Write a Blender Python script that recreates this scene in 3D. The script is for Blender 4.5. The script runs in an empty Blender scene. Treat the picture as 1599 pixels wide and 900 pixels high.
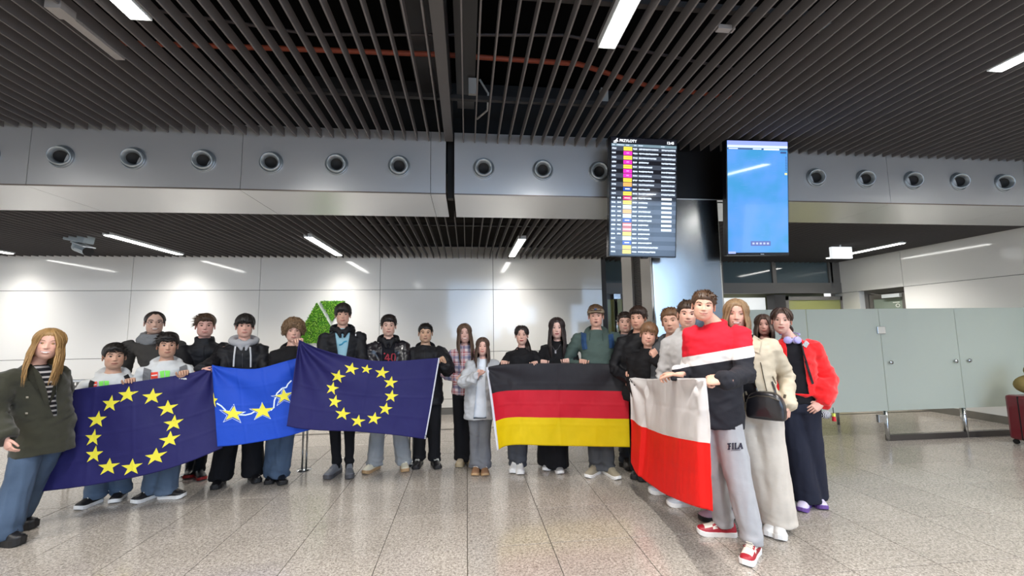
import bpy, bmesh, math, random
import numpy as np
from mathutils import Vector, Matrix, noise
from mathutils.bvhtree import BVHTree

# ------------------------------------------------------------------ camera, world, light, exposure
scene = bpy.context.scene
COL = scene.collection
F_PX, EYE = 656.0, 1.52
YAW, PITCH, ROLL = map(math.radians, (6.18, 5.94, -0.78))


def cam_axes():
    cy, sy, cp, sp = math.cos(YAW), math.sin(YAW), math.cos(PITCH), math.sin(PITCH)
    f = Vector((sy * cp, cy * cp, sp))
    r = Vector((cy, -sy, 0))
    u = r.cross(f)
    c, s = math.cos(ROLL), math.sin(ROLL)
    return r * c + u * s, -r * s + u * c, f


CR, CU, CF = cam_axes()
EYEP = Vector((0, 0, EYE))
cam_data = bpy.data.cameras.new('camera')
cam_data.sensor_width = 36
cam_data.lens = 36 * F_PX / 1599
cam_data.clip_start = 0.05
cam = bpy.data.objects.new('camera', cam_data)
COL.objects.link(cam)
cam.matrix_world = Matrix(((CR.x, CU.x, -CF.x, 0), (CR.y, CU.y, -CF.y, 0), (CR.z, CU.z, -CF.z, EYE), (0, 0, 0, 1)))
scene.camera = cam

world = bpy.data.worlds.new('world')
scene.world = world
world.use_nodes = True
world.node_tree.nodes['Background'].inputs[0].default_value = (0.95, 0.97, 1.0, 1)
world.node_tree.nodes['Background'].inputs[1].default_value = 1.0
scene.view_settings.view_transform = 'Standard'
scene.view_settings.look = 'None'
scene.view_settings.gamma = 1
scene.view_settings.use_curve_mapping = False
scene.view_settings.exposure = 0.67
LAMP_W = 46.0          # watts of each ceiling tube
LAMP_E = 9.0


def ray(u, v):
    return CF + CR * ((u - 800) / F_PX) - CU * ((v - 450) / F_PX)


def at(u, v, y):                       # the point seen at photo position (u, v) at room depth y
    r = ray(u, v)
    return EYEP + r * (y / r.y)


def on_floor(u, v, z=0.0):
    r = ray(u, v)
    return EYEP + r * ((z - EYE) / r.z)


def on_x(u, v, x):
    r = ray(u, v)
    return EYEP + r * (x / r.x)


def px_of(p):
    d = Vector(p) - EYEP
    z = d.dot(CF)
    return 800 + F_PX * d.dot(CR) / z, 450 - F_PX * d.dot(CU) / z


# ------------------------------------------------------------------ materials
def lin(c):
    if isinstance(c, str):
        c = tuple(int(c[i:i + 2], 16) / 255 for i in (0, 2, 4))
    return tuple((x / 12.92 if x <= 0.04045 else ((x + 0.055) / 1.055) ** 2.4) for x in c[:3]) + (1.0,)


MATS = {}


def base_mat(name):
    m = bpy.data.materials.new(name)
    m.use_nodes = True
    nt = m.node_tree
    return m, nt, nt.nodes['Principled BSDF']


def mat(name, col, rough=0.5, metal=0.0, emit=0.0, coat=0.0, spec=0.5, emit_col=None):
    if name in MATS:
        return MATS[name]
    m, nt, b = base_mat(name)
    b.inputs['Base Color'].default_value = lin(col)
    b.inputs['Roughness'].default_value = rough
    b.inputs['Metallic'].default_value = metal
    b.inputs['Specular IOR Level'].default_value = spec
    b.inputs['Coat Weight'].default_value = coat
    b.inputs['Coat Roughness'].default_value = 0.05
    if emit:
        b.inputs['Emission Color'].default_value = lin(emit_col or col)
        b.inputs['Emission Strength'].default_value = emit
    MATS[name] = m
    return m


def nd(nt, typ, **kw):
    n = nt.nodes.new(typ)
    for k, v in kw.items():
        if k.startswith('i_'):
            n.inputs[k[2:].replace('_', ' ')].default_value = v
        else:
            setattr(n, k, v)
    return n


def add_bump(nt, b, scale, strength, dist=0.01, detail=3, coords='Object', stretch=None):
    tc = nd(nt, 'ShaderNodeTexCoord')
    src = tc.outputs[coords]
    if stretch:
        mp = nd(nt, 'ShaderNodeMapping')
        mp.inputs['Scale'].default_value = stretch
        nt.links.new(src, mp.inputs['Vector'])
        src = mp.outputs[0]
    n = nd(nt, 'ShaderNodeTexNoise', i_Scale=scale, i_Detail=detail)
    nt.links.new(src, n.inputs['Vector'])
    bp = nd(nt, 'ShaderNodeBump', i_Strength=strength, i_Distance=dist)
    nt.links.new(n.outputs['Fac'], bp.inputs['Height'])
    nt.links.new(bp.outputs[0], b.inputs['Normal'])
    return n


def fabric(col, rough=0.85, bump=0.35, scale=260, name=None, sheen=0.0, fold=True):
    key = name or 'fabric_%s_%d' % (col, int(rough * 100))
    if key in MATS:
        return MATS[key]
    m, nt, b = base_mat(key)
    b.inputs['Roughness'].default_value = rough
    b.inputs['Specular IOR Level'].default_value = 0.3
    b.inputs['Sheen Weight'].default_value = sheen
    n = add_bump(nt, b, 14 if fold else scale, bump, 0.012, 5)
    n2 = nd(nt, 'ShaderNodeTexNoise', i_Scale=9.0, i_Detail=4.0)
    tc = nd(nt, 'ShaderNodeTexCoord')
    nt.links.new(tc.outputs['Object'], n2.inputs['Vector'])
    mx = nd(nt, 'ShaderNodeMix', data_type='RGBA')
    c = lin(col)
    mx.inputs[6].default_value = tuple(x * 0.82 for x in c[:3]) + (1,)
    mx.inputs[7].default_value = tuple(min(1, x * 1.15) for x in c[:3]) + (1,)
    nt.links.new(n2.outputs['Fac'], mx.inputs[0])
    nt.links.new(mx.outputs[2], b.inputs['Base Color'])
    MATS[key] = m
    return m


def denim(col, fade, name):
    if name in MATS:
        return MATS[name]
    m = fabric(col, 0.8, 0.4, name=name)
    nt = m.node_tree
    for n in nt.nodes:
        if n.type == 'MIX':
            n.inputs[6].default_value = lin(col)
            n.inputs[7].default_value = lin(fade)
        if n.type == 'TEX_NOISE' and abs(n.inputs['Scale'].default_value - 9) < .1:
            n.inputs['Scale'].default_value = 4.5
    return m


def zones(name, base, planes, rough=0.85):
    """colour-blocked cloth: half spaces (normal, offset, colour) in the wearer's own frame, later ones on top"""
    m, nt, b = base_mat(name)
    b.inputs['Roughness'].default_value = rough
    b.inputs['Specular IOR Level'].default_value = 0.3
    add_bump(nt, b, 14, 0.35, 0.012, 5)
    tc = nd(nt, 'ShaderNodeTexCoord')
    cur = None
    prev = lin(base)
    for nrm, off, col in planes:
        dt = nd(nt, 'ShaderNodeVectorMath', operation='DOT_PRODUCT')
        dt.inputs[1].default_value = nrm
        nt.links.new(tc.outputs['Object'], dt.inputs[0])
        gt = nd(nt, 'ShaderNodeMath', operation='GREATER_THAN')
        gt.inputs[1].default_value = off
        nt.links.new(dt.outputs['Value'], gt.inputs[0])
        mx = nd(nt, 'ShaderNodeMix', data_type='RGBA')
        nt.links.new(gt.outputs[0], mx.inputs[0])
        if cur is None:
            mx.inputs[6].default_value = prev
        else:
            nt.links.new(cur, mx.inputs[6])
        mx.inputs[7].default_value = lin(col)
        cur = mx.outputs[2]
    nt.links.new(cur, b.inputs['Base Color'])
    MATS[name] = m
    return m


def stripes_mat(name, a, c, freq, axis=2, ratio=0.5):
    m, nt, b = base_mat(name)
    b.inputs['Roughness'].default_value = 0.85
    tc = nd(nt, 'ShaderNodeTexCoord')
    sp = nd(nt, 'ShaderNodeSeparateXYZ')
    nt.links.new(tc.outputs['Object'], sp.inputs[0])
    mu = nd(nt, 'ShaderNodeMath', operation='MULTIPLY')
    mu.inputs[1].default_value = freq
    nt.links.new(sp.outputs[axis], mu.inputs[0])
    fr = nd(nt, 'ShaderNodeMath', operation='FRACT')
    nt.links.new(mu.outputs[0], fr.inputs[0])
    gt = nd(nt, 'ShaderNodeMath', operation='GREATER_THAN')
    gt.inputs[1].default_value = ratio
    nt.links.new(fr.outputs[0], gt.inputs[0])
    mx = nd(nt, 'ShaderNodeMix', data_type='RGBA')
    mx.inputs[6].default_value = lin(a)
    mx.inputs[7].default_value = lin(c)
    nt.links.new(gt.outputs[0], mx.inputs[0])
    nt.links.new(mx.outputs[2], b.inputs['Base Color'])
    MATS[name] = m
    return m


def plaid_mat(name):
    m, nt, b = base_mat(name)
    b.inputs['Roughness'].default_value = 0.9
    tc = nd(nt, 'ShaderNodeTexCoord')
    sp = nd(nt, 'ShaderNodeSeparateXYZ')
    nt.links.new(tc.outputs['Object'], sp.inputs[0])
    cur = None
    first = lin('DDD0D2')
    for axis, freq, off, lo, col in ((0, 9, 0.1, 0.62, 'B04A50'), (2, 9, 0.3, 0.62, 'A8484F'), (0, 9, 0.55, 0.72, '4F5C86'),
                                     (2, 9, 0.75, 0.72, '56628C'), (0, 9, 0.33, 0.93, 'F4F0EE'), (2, 9, 0.5, 0.93, 'F4F0EE')):
        ad = nd(nt, 'ShaderNodeMath', operation='MULTIPLY_ADD')
        ad.inputs[1].default_value = freq
        ad.inputs[2].default_value = off + 50
        nt.links.new(sp.outputs[axis], ad.inputs[0])
        fr = nd(nt, 'ShaderNodeMath', operation='FRACT')
        nt.links.new(ad.outputs[0], fr.inputs[0])
        gt = nd(nt, 'ShaderNodeMath', operation='GREATER_THAN')
        gt.inputs[1].default_value = lo
        nt.links.new(fr.outputs[0], gt.inputs[0])
        ml = nd(nt, 'ShaderNodeMath', operation='MULTIPLY')
        ml.inputs[1].default_value = 0.6
        nt.links.new(gt.outputs[0], ml.inputs[0])
        mx = nd(nt, 'ShaderNodeMix', data_type='RGBA')
        nt.links.new(ml.outputs[0], mx.inputs[0])
        if cur is None:
            mx.inputs[6].default_value = first
        else:
            nt.links.new(cur, mx.inputs[6])
        mx.inputs[7].default_value = lin(col)
        cur = mx.outputs[2]
    nt.links.new(cur, b.inputs['Base Color'])
    MATS[name] = m
    return m


def skin_mat():
    m, nt, b = base_mat('skin')
    a = nd(nt, 'ShaderNodeVertexColor', layer_name='Col')
    nt.links.new(a.outputs['Color'], b.inputs['Base Color'])
    b.inputs['Roughness'].default_value = 0.5
    b.inputs['Specular IOR Level'].default_value = 0.35
    b.inputs['Subsurface Weight'].default_value = 0.0
    MATS['skin'] = m
    return m


SKIN = skin_mat()


def hair_mat(col):
    key = 'hair_' + col
    if key in MATS:
        return MATS[key]
    m, nt, b = base_mat(key)
    b.inputs['Roughness'].default_value = 0.45
    b.inputs['Specular IOR Level'].default_value = 0.4
    n = add_bump(nt, b, 60, 0.5, 0.004, 3, stretch=(3, 3, 0.4))
    mx = nd(nt, 'ShaderNodeMix', data_type='RGBA')
    c = lin(col)
    mx.inputs[6].default_value = tuple(x * 0.55 for x in c[:3]) + (1,)
    mx.inputs[7].default_value = tuple(min(1, x * 1.5) for x in c[:3]) + (1,)
    nt.links.new(n.outputs['Fac'], mx.inputs[0])
    nt.links.new(mx.outputs[2], b.inputs['Base Color'])
    MATS[key] = m
    return m


def steel_mat(name, col='C9C9C7', rough=0.22, metal=1.0):
    m, nt, b = base_mat(name)
    b.inputs['Metallic'].default_value = metal
    b.inputs['Base Color'].default_value = lin(col)
    b.inputs['Roughness'].default_value = rough
    add_bump(nt, b, 1.3, 0.06, 0.05, 2)
    MATS[name] = m
    return m


def floor_mat():
    m, nt, b = base_mat('granite')
    tc = nd(nt, 'ShaderNodeNewGeometry')
    oi = nd(nt, 'ShaderNodeObjectInfo')
    v1 = nd(nt, 'ShaderNodeTexVoronoi', i_Scale=150.0)
    n1 = nd(nt, 'ShaderNodeTexNoise', i_Scale=55.0, i_Detail=6.0, i_Roughness=0.7)
    n2 = nd(nt, 'ShaderNodeTexNoise', i_Scale=2.2, i_Detail=3.0)
    for n in (v1, n1, n2):
        nt.links.new(tc.outputs['Position'], n.inputs['Vector'])
    r1 = nd(nt, 'ShaderNodeValToRGB')
    r1.color_ramp.elements[0].position = 0.34
    r1.color_ramp.elements[0].color = lin('6F6860')
    r1.color_ramp.elements[1].position = 0.62
    r1.color_ramp.elements[1].color = lin('B0A89E')
    nt.links.new(n1.outputs['Fac'], r1.inputs[0])
    mx = nd(nt, 'ShaderNodeMix', data_type='RGBA', blend_type='MIX')
    sep = nd(nt, 'ShaderNodeSeparateColor')
    nt.links.new(v1.outputs['Color'], sep.inputs[0])
    gt = nd(nt, 'ShaderNodeMath', operation='GREATER_THAN')
    gt.inputs[1].default_value = 0.72
    nt.links.new(sep.outputs[0], gt.inputs[0])
    ml = nd(nt, 'ShaderNodeMath', operation='MULTIPLY')
    ml.inputs[1].default_value = 0.45
    nt.links.new(gt.outputs[0], ml.inputs[0])
    nt.links.new(ml.outputs[0], mx.inputs[0])
    nt.links.new(r1.outputs[0], mx.inputs[6])
    mx.inputs[7].default_value = lin('CDC5BA')
    hs = nd(nt, 'ShaderNodeHueSaturation')
    mr = nd(nt, 'ShaderNodeMapRange')
    mr.inputs['To Min'].default_value = 0.93
    mr.inputs['To Max'].default_value = 1.05
    nt.links.new(oi.outputs['Random'], mr.inputs['Value'])
    mm = nd(nt, 'ShaderNodeMath', operation='MULTIPLY')
    mr2 = nd(nt, 'ShaderNodeMapRange')
    mr2.inputs['To Min'].default_value = 0.85
    mr2.inputs['To Max'].default_value = 1.15
    nt.links.new(n2.outputs['Fac'], mr2.inputs['Value'])
    nt.links.new(mr.outputs[0], mm.inputs[0])
    nt.links.new(mr2.outputs[0], mm.inputs[1])
    nt.links.new(mm.outputs[0], hs.inputs['Value'])
    nt.links.new(mx.outputs[2], hs.inputs['Color'])
    nt.links.new(hs.outputs[0], b.inputs['Base Color'])
    b.inputs['Roughness'].default_value = 0.17
    b.inputs['Specular IOR Level'].default_value = 0.6
    MATS['granite'] = m
    return m


# ------------------------------------------------------------------ mesh helpers
class MB:
    def __init__(s):
        s.v, s.f, s.m, s.c = [], [], [], []

    def add(s, verts, faces, mi=0, col=None):
        o = len(s.v)
        s.v.extend([tuple(p) for p in verts])
        s.f.extend([tuple(i + o for i in f) for f in faces])
        s.m.extend([mi] * len(faces) if isinstance(mi, int) else list(mi))
        if col is not None:
            if len(s.c) < o:
                s.c.extend([(1, 1, 1, 1)] * (o - len(s.c)))
            s.c.extend([tuple(k) for k in col] if not isinstance(col[0], (float, int)) else [tuple(col)] * len(verts))
        return s

    def box(s, x0, x1, y0, y1, z0, z1, mi=0):
        v = [(x, y, z) for x in (x0, x1) for y in (y0, y1) for z in (z0, z1)]
        return s.add(v, [(0, 1, 3, 2), (4, 6, 7, 5), (0, 4, 5, 1), (2, 3, 7, 6), (0, 2, 6, 4), (1, 5, 7, 3)], mi)

    def obox(s, c, ax, ay, az, mi=0):          # box from centre and three half axes
        c, ax, ay, az = map(Vector, (c, ax, ay, az))
        v = [c + ax * i + ay * j + az * k for i in (-1, 1) for j in (-1, 1) for k in (-1, 1)]
        return s.add(v, [(0, 1, 3, 2), (4, 6, 7, 5), (0, 4, 5, 1), (2, 3, 7, 6), (0, 2, 6, 4), (1, 5, 7, 3)], mi)

    def tube(s, pts, rad, n=10, mi=0, ref=None, cap=True, col=None, dome=False):
        """pts: path; rad: per point r or (r_side, r_ref); ref: direction kept as the second axis"""
        P = [Vector(p) for p in pts]
        R = [r if isinstance(r, (tuple, list)) else (r, r) for r in (rad if isinstance(rad, (list, tuple)) and len(rad) == len(P) else [rad] * len(P))]
        if dome:
            d0, d1 = (P[0] - P[1]).normalized(), (P[-1] - P[-2]).normalized()
            a, b = max(R[0]), max(R[-1])
            P = [P[0] + d0 * a * .9, P[0] + d0 * a * .6] + P + [P[-1] + d1 * b * .6, P[-1] + d1 * b * .9]
            R = [(R[0][0] * .35, R[0][1] * .35), (R[0][0] * .8, R[0][1] * .8)] + R + [(R[-1][0] * .8, R[-1][1] * .8), (R[-1][0] * .35, R[-1][1] * .35)]
        ref = Vector(ref) if ref is not None else None
        vs, fs = [], []
        up = None
        for i, p in enumerate(P):
            t = (P[min(i + 1, len(P) - 1)] - P[max(i - 1, 0)])
            t = t.normalized() if t.length > 1e-9 else Vector((0, 0, 1))
            if ref is not None:
                b = ref - t * ref.dot(t)
            elif up is None:
                b = t.orthogonal()
            else:
                b = up - t * up.dot(t)
            if b.length < 1e-6:
                b = t.orthogonal()
            b.normalize()
            up = b
            a = b.cross(t)
            for k in range(n):
                an = 2 * math.pi * k / n
                vs.append(p + a * (math.cos(an) * R[i][0]) + b * (math.sin(an) * R[i][1]))
        for i in range(len(P) - 1):
            for k in range(n):
                k2 = (k + 1) % n
                fs.append((i * n + k, i * n + k2, (i + 1) * n + k2, (i + 1) * n + k))
        if cap:
            fs.append(tuple(reversed(range(n))))
            fs.append(tuple(range((len(P) - 1) * n, len(P) * n)))
        return s.add(vs, fs, mi, col)

    def ring(s, c, ax, ay, r, n=32, k=8, mi=0, sq=1.0):
        """torus: centre, two axis vectors giving its ellipse, tube radius"""
        c, ax, ay = Vector(c), Vector(ax), Vector(ay)
        nz = ax.cross(ay).normalized()
        vs, fs = [], []
        for i in range(n):
            a = 2 * math.pi * i / n
            p = ax * math.cos(a) + ay * math.sin(a)
            d = p.normalized()
            for j in range(k):
                b = 2 * math.pi * j / k
                vs.append(c + p + d * (r * math.cos(b)) + nz * (r * sq * math.sin(b)))
        for i in range(n):
            for j in range(k):
                fs.append((i * k + j, ((i + 1) % n) * k + j, ((i + 1) % n) * k + (j + 1) % k, i * k + (j + 1) % k))
        return s.add(vs, fs, mi)

    def ball(s, c, r, n=12, m=8, mi=0, M=None, col=None):
        c = Vector(c)
        r = r if isinstance(r, (tuple, list)) else (r, r, r)
        vs = [Vector((0, 0, -r[2]))]
        for j in range(1, m):
            ph = -math.pi / 2 + math.pi * j / m
            for i in range(n):
                th = 2 * math.pi * i / n
                vs.append(Vector((r[0] * math.cos(ph) * math.cos(th), r[1] * math.cos(ph) * math.sin(th), r[2] * math.sin(ph))))
        vs.append(Vector((0, 0, r[2])))
        if M is not None:
            vs = [M @ v for v in vs]
        vs = [v + c for v in vs]
        fs = [(0, 1 + (i + 1) % n, 1 + i) for i in range(n)]
        for j in range(m - 2):
            for i in range(n):
                a = 1 + j * n
                fs.append((a + i, a + (i + 1) % n, a + n + (i + 1) % n, a + n + i))
        a = 1 + (m - 2) * n
        fs += [(a + i, a + (i + 1) % n, len(vs) - 1) for i in range(n)]
        return s.add(vs, fs, mi, col)

    def lathe(s, prof, c=(0, 0, 0), axis=(0, 0, 1), n=24, mi=0):
        c, ax = Vector(c), Vector(axis).normalized()
        a = ax.orthogonal().normalized()
        b = ax.cross(a)
        vs, fs = [], []
        for r, h in prof:
            for k in range(n):
                t = 2 * math.pi * k / n
                vs.append(c + ax * h + (a * math.cos(t) + b * math.sin(t)) * r)
        for i in range(len(prof) - 1):
            for k in range(n):
                fs.append((i * n + k, i * n + (k + 1) % n, (i + 1) * n + (k + 1) % n, (i + 1) * n + k))
        return s.add(vs, fs, mi)

    def poly(s, pts, thick, nrm, mi=0):
        """prism of an outline"""
        nrm = Vector(nrm).normalized() * thick
        P = [Vector(p) for p in pts]
        n = len(P)
        fs = [tuple(range(n)), tuple(reversed(range(n, 2 * n)))] + [(i, i + n, (i + 1) % n + n, (i + 1) % n) for i in range(n)]
        return s.add(P + [p + nrm for p in P], fs, mi)

    def mesh(s, name, mats, smooth=False):
        me = bpy.data.meshes.new(name)
        me.from_pydata(s.v, [], s.f)
        for m in mats:
            me.materials.append(m)
        if len(mats) > 1:
            me.polygons.foreach_set('material_index', s.m)
        if s.c:
            if len(s.c) < len(s.v):
                s.c.extend([(1, 1, 1, 1)] * (len(s.v) - len(s.c)))
            at_ = me.color_attributes.new('Col', 'FLOAT_COLOR', 'POINT')
            at_.data.foreach_set('color', np.array(s.c, dtype=np.float32).ravel())
        if smooth:
            me.polygons.foreach_set('use_smooth', [True] * len(me.polygons))
        me.update()
        return me

    def build(s, name, mats, parent=None, smooth=False, recalc=False, bevel=0.0):
        if not isinstance(mats, (list, tuple)):
            mats = [mats]
        me = s.mesh(name, mats, smooth)
        if recalc:
            bm = bmesh.new()
            bm.from_mesh(me)
            bmesh.ops.recalc_face_normals(bm, faces=bm.faces)
            bm.to_mesh(me)
            bm.free()
        o = link(name, me, parent)
        if bevel:
            md = o.modifiers.new('bevel', 'BEVEL')
            md.width = bevel
            md.segments = 2
            md.limit_method = 'ANGLE'
        return o


def link(name, me, parent=None):
    o = bpy.data.objects.new(name, me)
    COL.objects.link(o)
    if parent is not None:
        o.parent = parent
    return o


def tag(o, label=None, cat=None, group=None, kind=None):
    if label:
        o['label'] = label
    if cat:
        o['category'] = cat
    if group:
        o['group'] = group
    if kind:
        o['kind'] = kind
    return o


def thing(name, label, cat, loc=(0, 0, 0), rz=0.0, group=None):
    o = bpy.data.objects.new(name, None)
    COL.objects.link(o)
    o.empty_display_size = 0.1
    o.location = loc
    o.rotation_euler = (0, 0, rz)
    return tag(o, label, cat, group)


def struct(name, loc=(0, 0, 0)):
    o = bpy.data.objects.new(name, None)
    COL.objects.link(o)
    o.location = loc
    o['kind'] = 'structure'
    return o


STEEL = steel_mat('brushed_steel', 'D2D3D4', 0.32, 0.68)
STEEL_P = steel_mat('pillar_steel', 'B4B6B6', 0.2)
CHROME = mat('chrome', 'BFC2C4', 0.18, 1.0)
BLACK = mat('matt_black', '0B0A0A', 0.7)
GREYF = mat('grey_frame', '77736F', 0.45, 0.3)
DARKF = mat('dark_frame', '3F3B3A', 0.5)
PANEL = mat('white_panel', 'EDEBE6', 0.09, coat=0.3, spec=0.6)
SLAT = mat('slat_grey', '696666', 0.7, 0.0, spec=0.1)
PLASTIC_W = mat('white_plastic', 'DDE2E4', 0.35)
LAMP = mat('lamp_tube', 'FFFFFF', 0.4, emit=LAMP_E, emit_col='FFFDF8')
GRANITE = floor_mat()
# ------------------------------------------------------------------ room
Y_W, Y_B0, Y_B1 = 8.12, 4.28, 5.14            # back wall, beam front, beam back
Z_R, Z_F = 2.945, 3.51                        # rear and front slat undersides
X_R = 8.25

# floor
fl = struct('floor')
MB().box(-16, 16, -12, 12, -0.12, -0.012).build('subfloor', mat('grout', '5C554C', 0.8), fl)
tile = MB()
G = 0.0025
tile.add([(-.3 + G, -.3 + G, -.012), (.3 - G, -.3 + G, -.012), (.3 - G, .3 - G, -.012), (-.3 + G, .3 - G, -.012),
          (-.3 + G, -.3 + G, -.001), (.3 - G, -.3 + G, -.001), (.3 - G, .3 - G, -.001), (-.3 + G, .3 - G, -.001),
          (-.298 + G, -.298 + G, 0), (.298 - G, -.298 + G, 0), (.298 - G, .298 - G, 0), (-.298 + G, .298 - G, 0)],
         [(0, 1, 5, 4), (1, 2, 6, 5), (2, 3, 7, 6), (3, 0, 4, 7), (4, 5, 9, 8), (5, 6, 10, 9), (6, 7, 11, 10), (7, 4, 8, 11), (8, 9, 10, 11)])
tm = tile.mesh('tile', [GRANITE])
ty0 = 3.16
far = MB()
cnt = 0
for j in range(-26, 10):
    for i in range(-27, 27):
        cx, cy = 0.3 + 0.6 * i, ty0 - 0.3 + 0.6 * j
        u, v = px_of((cx, cy, 0)) if cy > 0.5 else (-9999, 9999)
        if cy > 2.2 and -90 < u < 1700 and cnt < 296 and v > 620:
            o = link('tile', tm, fl)
            o.location = (cx, cy, 0)
            cnt += 1
        else:
            a = .3 - G
            far.add([(cx - a, cy - a, 0), (cx + a, cy - a, 0), (cx + a, cy + a, 0), (cx - a, cy + a, 0)], [(0, 1, 2, 3)])
tag(far.build('tile_field', GRANITE, fl), kind='stuff')
MB().box(-14, X_R, 6.86, 6.93, 0.0005, 0.003).build('drain_strip', mat('drain', '6F6A62', 0.4, 0.6), fl)

# back wall
wb = struct('wall_back')
MB().box(-14, 2.69, Y_W + .02, Y_W + .3, 0, 4.4).build('wall_core', mat('joint_dark', '4A4743', 0.8), wb)
xs = [-14.58, -12.42, -10.26, -8.1, -5.94, -3.78, -1.63, 0.51, 2.69]
zs = [0.12, 0.28, 1.15, 2.34, 3.2]
g = 0.004
for i in range(len(xs) - 1):
    for j in range(len(zs) - 1):
        MB().box(xs[i] + g, xs[i + 1] - g, Y_W, Y_W + .03, zs[j] + g, zs[j + 1] - g).build('panel', PANEL, wb, bevel=.002)
bb = struct('baseboard_back')
MB().box(-14, 2.69, Y_W - .012, Y_W + .01, 0, .12).build('skirting', mat('skirting', '8D8A84', 0.35, 0.8), bb)

# right wall (runs towards the camera) with its recessed door
wr = struct('wall_right')
ys = [8.6, 7.1, 4.95, 2.8, 0.65, -1.5, -3.65]
core = mat('joint_dark', '4A4743')
MB().box(X_R + .25, X_R + .4, -8, 8.98, 0, 4.4).build('wall_core', core, wr)
for k in range(len(ys) - 1):
    a, b = ys[k + 1] + g, ys[k] - g
    MB().box(X_R, X_R + .25, a, b, 2.27 + g, 3.7).build('panel', PANEL, wr)
    if k == 0:
        MB().box(X_R, X_R + .25, 8.02, b, 0.12, 2.27 - g).build('panel', PANEL, wr)
    else:
        MB().box(X_R, X_R + .25, a, b, 0.12, 2.27 - g).build('panel', PANEL, wr)
br = struct('baseboard_right')
MB().box(X_R - .012, X_R + .02, -8, 7.1, 0, .12).build('skirting', MATS['skirting'], br)
dr = struct('door_1')
DG = mat('door_glass', '8E9A8E', 0.25)
m = MB()
x0 = X_R + .12
m.box(x0, x0 + .06, 7.1, 7.18, 0, 2.27).box(x0, x0 + .06, 7.94, 8.02, 0, 2.27).box(x0, x0 + .06, 7.18, 7.94, 2.19, 2.27)
m.build('door_frame', GREYF, dr)
MB().box(x0 + .01, x0 + .05, 7.19, 7.27, 0, 2.18).box(x0 + .01, x0 + .05, 7.85, 7.93, 0, 2.18).box(x0 + .01, x0 + .05, 7.27, 7.85, 2.08, 2.18).build('door_leaf', GREYF, dr)
MB().box(x0 + .02, x0 + .04, 7.27, 7.85, 0.1, 2.08).build('glass_pane', DG, dr)
MB().box(x0 - .06, x0, 7.25, 7.6, 2.09, 2.16).build('door_closer', PLASTIC_W, dr)
MB().tube([(x0 - .03, 7.5, 2.13), (x0 - .1, 7.8, 2.2)], .008, 6).build('closer_arm', GREYF, dr)
WHITE_V = mat('white_vinyl', 'E8EBE4', 0.5)
m = MB()
for k in range(10):
    t = k * math.pi * 2 / 10
    t2 = (k + 1) * math.pi * 2 / 10
    m.box(x0 + .012, x0 + .016, 7.36 + .035 * math.cos(t) - .008, 7.36 + .035 * math.cos(t) + .008, 1.93 + .03 * math.sin(t) - .008, 1.93 + .03 * math.sin(t) + .008)
m.box(x0 + .012, x0 + .016, 7.32, 7.45, 1.985, 2.0)
m.build('door_sticker', WHITE_V, dr)

# glazed front at the far right: transoms, band, doors
YG = 8.45
gz = struct('window_1')
TR = mat('transom_glass', '59676B', 0.07, coat=0.5)
MB().box(2.69, 8.3, YG + .5, YG + .56, 0, 4.4).build('room_backdrop', mat('far_room', '8B8B72', 0.6), gz)
px_x = lambda u: at(u, 430, YG).x
edges = [2.82, 3.55, 4.3, 5.45, px_x(1209), px_x(1297)]
fr = MB()
fr.box(2.69, 8.25, YG - .03, YG + .09, 3.0, 3.1)
fr.box(2.69, 8.25, YG - .03, YG + .09, 2.27, 2.5)
fr.build('transom_band', GREYF, gz)
for e in edges:
    MB().box(e - .045, e + .045, YG - .02, YG + .08, 2.5, 3.0).build('mullion', GREYF, gz)
MB().box(px_x(1297), 8.25, YG - .02, YG + .08, 2.3, 3.0).build('mullion', GREYF, gz)
for a, b in zip(edges[:-1], edges[1:]):
    MB().box(a + .045, b - .045, YG + .02, YG + .03, 2.5, 3.0).build('pane', TR, gz)
YEL = mat('yellow_glass', 'A8A868', 0.2, coat=0.4)
dl = struct('door_2')                                   # left of the pillar
m = MB().box(2.83, 2.9, YG - .02, YG + .05, 0, 2.26)
m.box(3.22, 3.36, YG - .02, YG + .05, 0, 2.26).box(2.9, 3.8, YG - .02, YG + .05, 2.16, 2.26).box(3.8, 3.9, YG - .02, YG + .05, 0, 2.26)
m.build('door_frame', GREYF, dl)
MB().box(2.9, 3.22, YG + .0, YG + .02, 0.05, 2.16).build('glass_pane', YEL, dl)
MB().box(3.36, 3.8, YG + .0, YG + .02, 0.05, 2.1).build('glass_pane', YEL, dl)
hx = at(962, 470, YG - .12).x
MB().tube([(hx, YG - .12, .9), (hx, YG - .12, 2.22)], .035, 12).build('door_handle', CHROME, dl, smooth=True)
MB().box(hx - .05, hx + .09, YG - .16, YG - .02, 2.16, 2.26).build('hinge_block', CHROME, dl)
do = struct('door_3')                                   # bright doorway and the framed yellow door
xa, xb, xc, xd = px_x(1125), px_x(1205), px_x(1222), px_x(1316)
MB().box(3.9, xa - .3, YG, YG + .05, 0, 2.27).build('side_panel', GREYF, do)
MB().box(xa - .3, xb, YG + .25, YG + .28, 0, 2.2).build('roller_blind', mat('blind_glow', 'F2F2EE', 0.6, emit=0.45), do)  # white blind given its own glow, standing in for the lit room beyond
MB().box(xb, xc, YG - .04, YG + .2, 0, 2.24).build('dark_post', DARKF, do)
m = MB().box(xc, xc + .09, YG - .02, YG + .05, 0, 2.2).box(xd - .12, 8.25, YG - .02, YG + .05, 0, 2.2).box(xc, xd, YG - .02, YG + .05, 2.12, 2.2)
m.build('door_frame', mat('frame_light', '8D8780', 0.45, .3), do)
MB().box(xc + .09, xd - .12, YG, YG + .02, 0, 2.12).build('glass_pane', YEL, do)
MB().box(2.69, 2.78, Y_W, YG + .05, 0, 3.6).build('wall_end', DARKF, gz)

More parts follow.
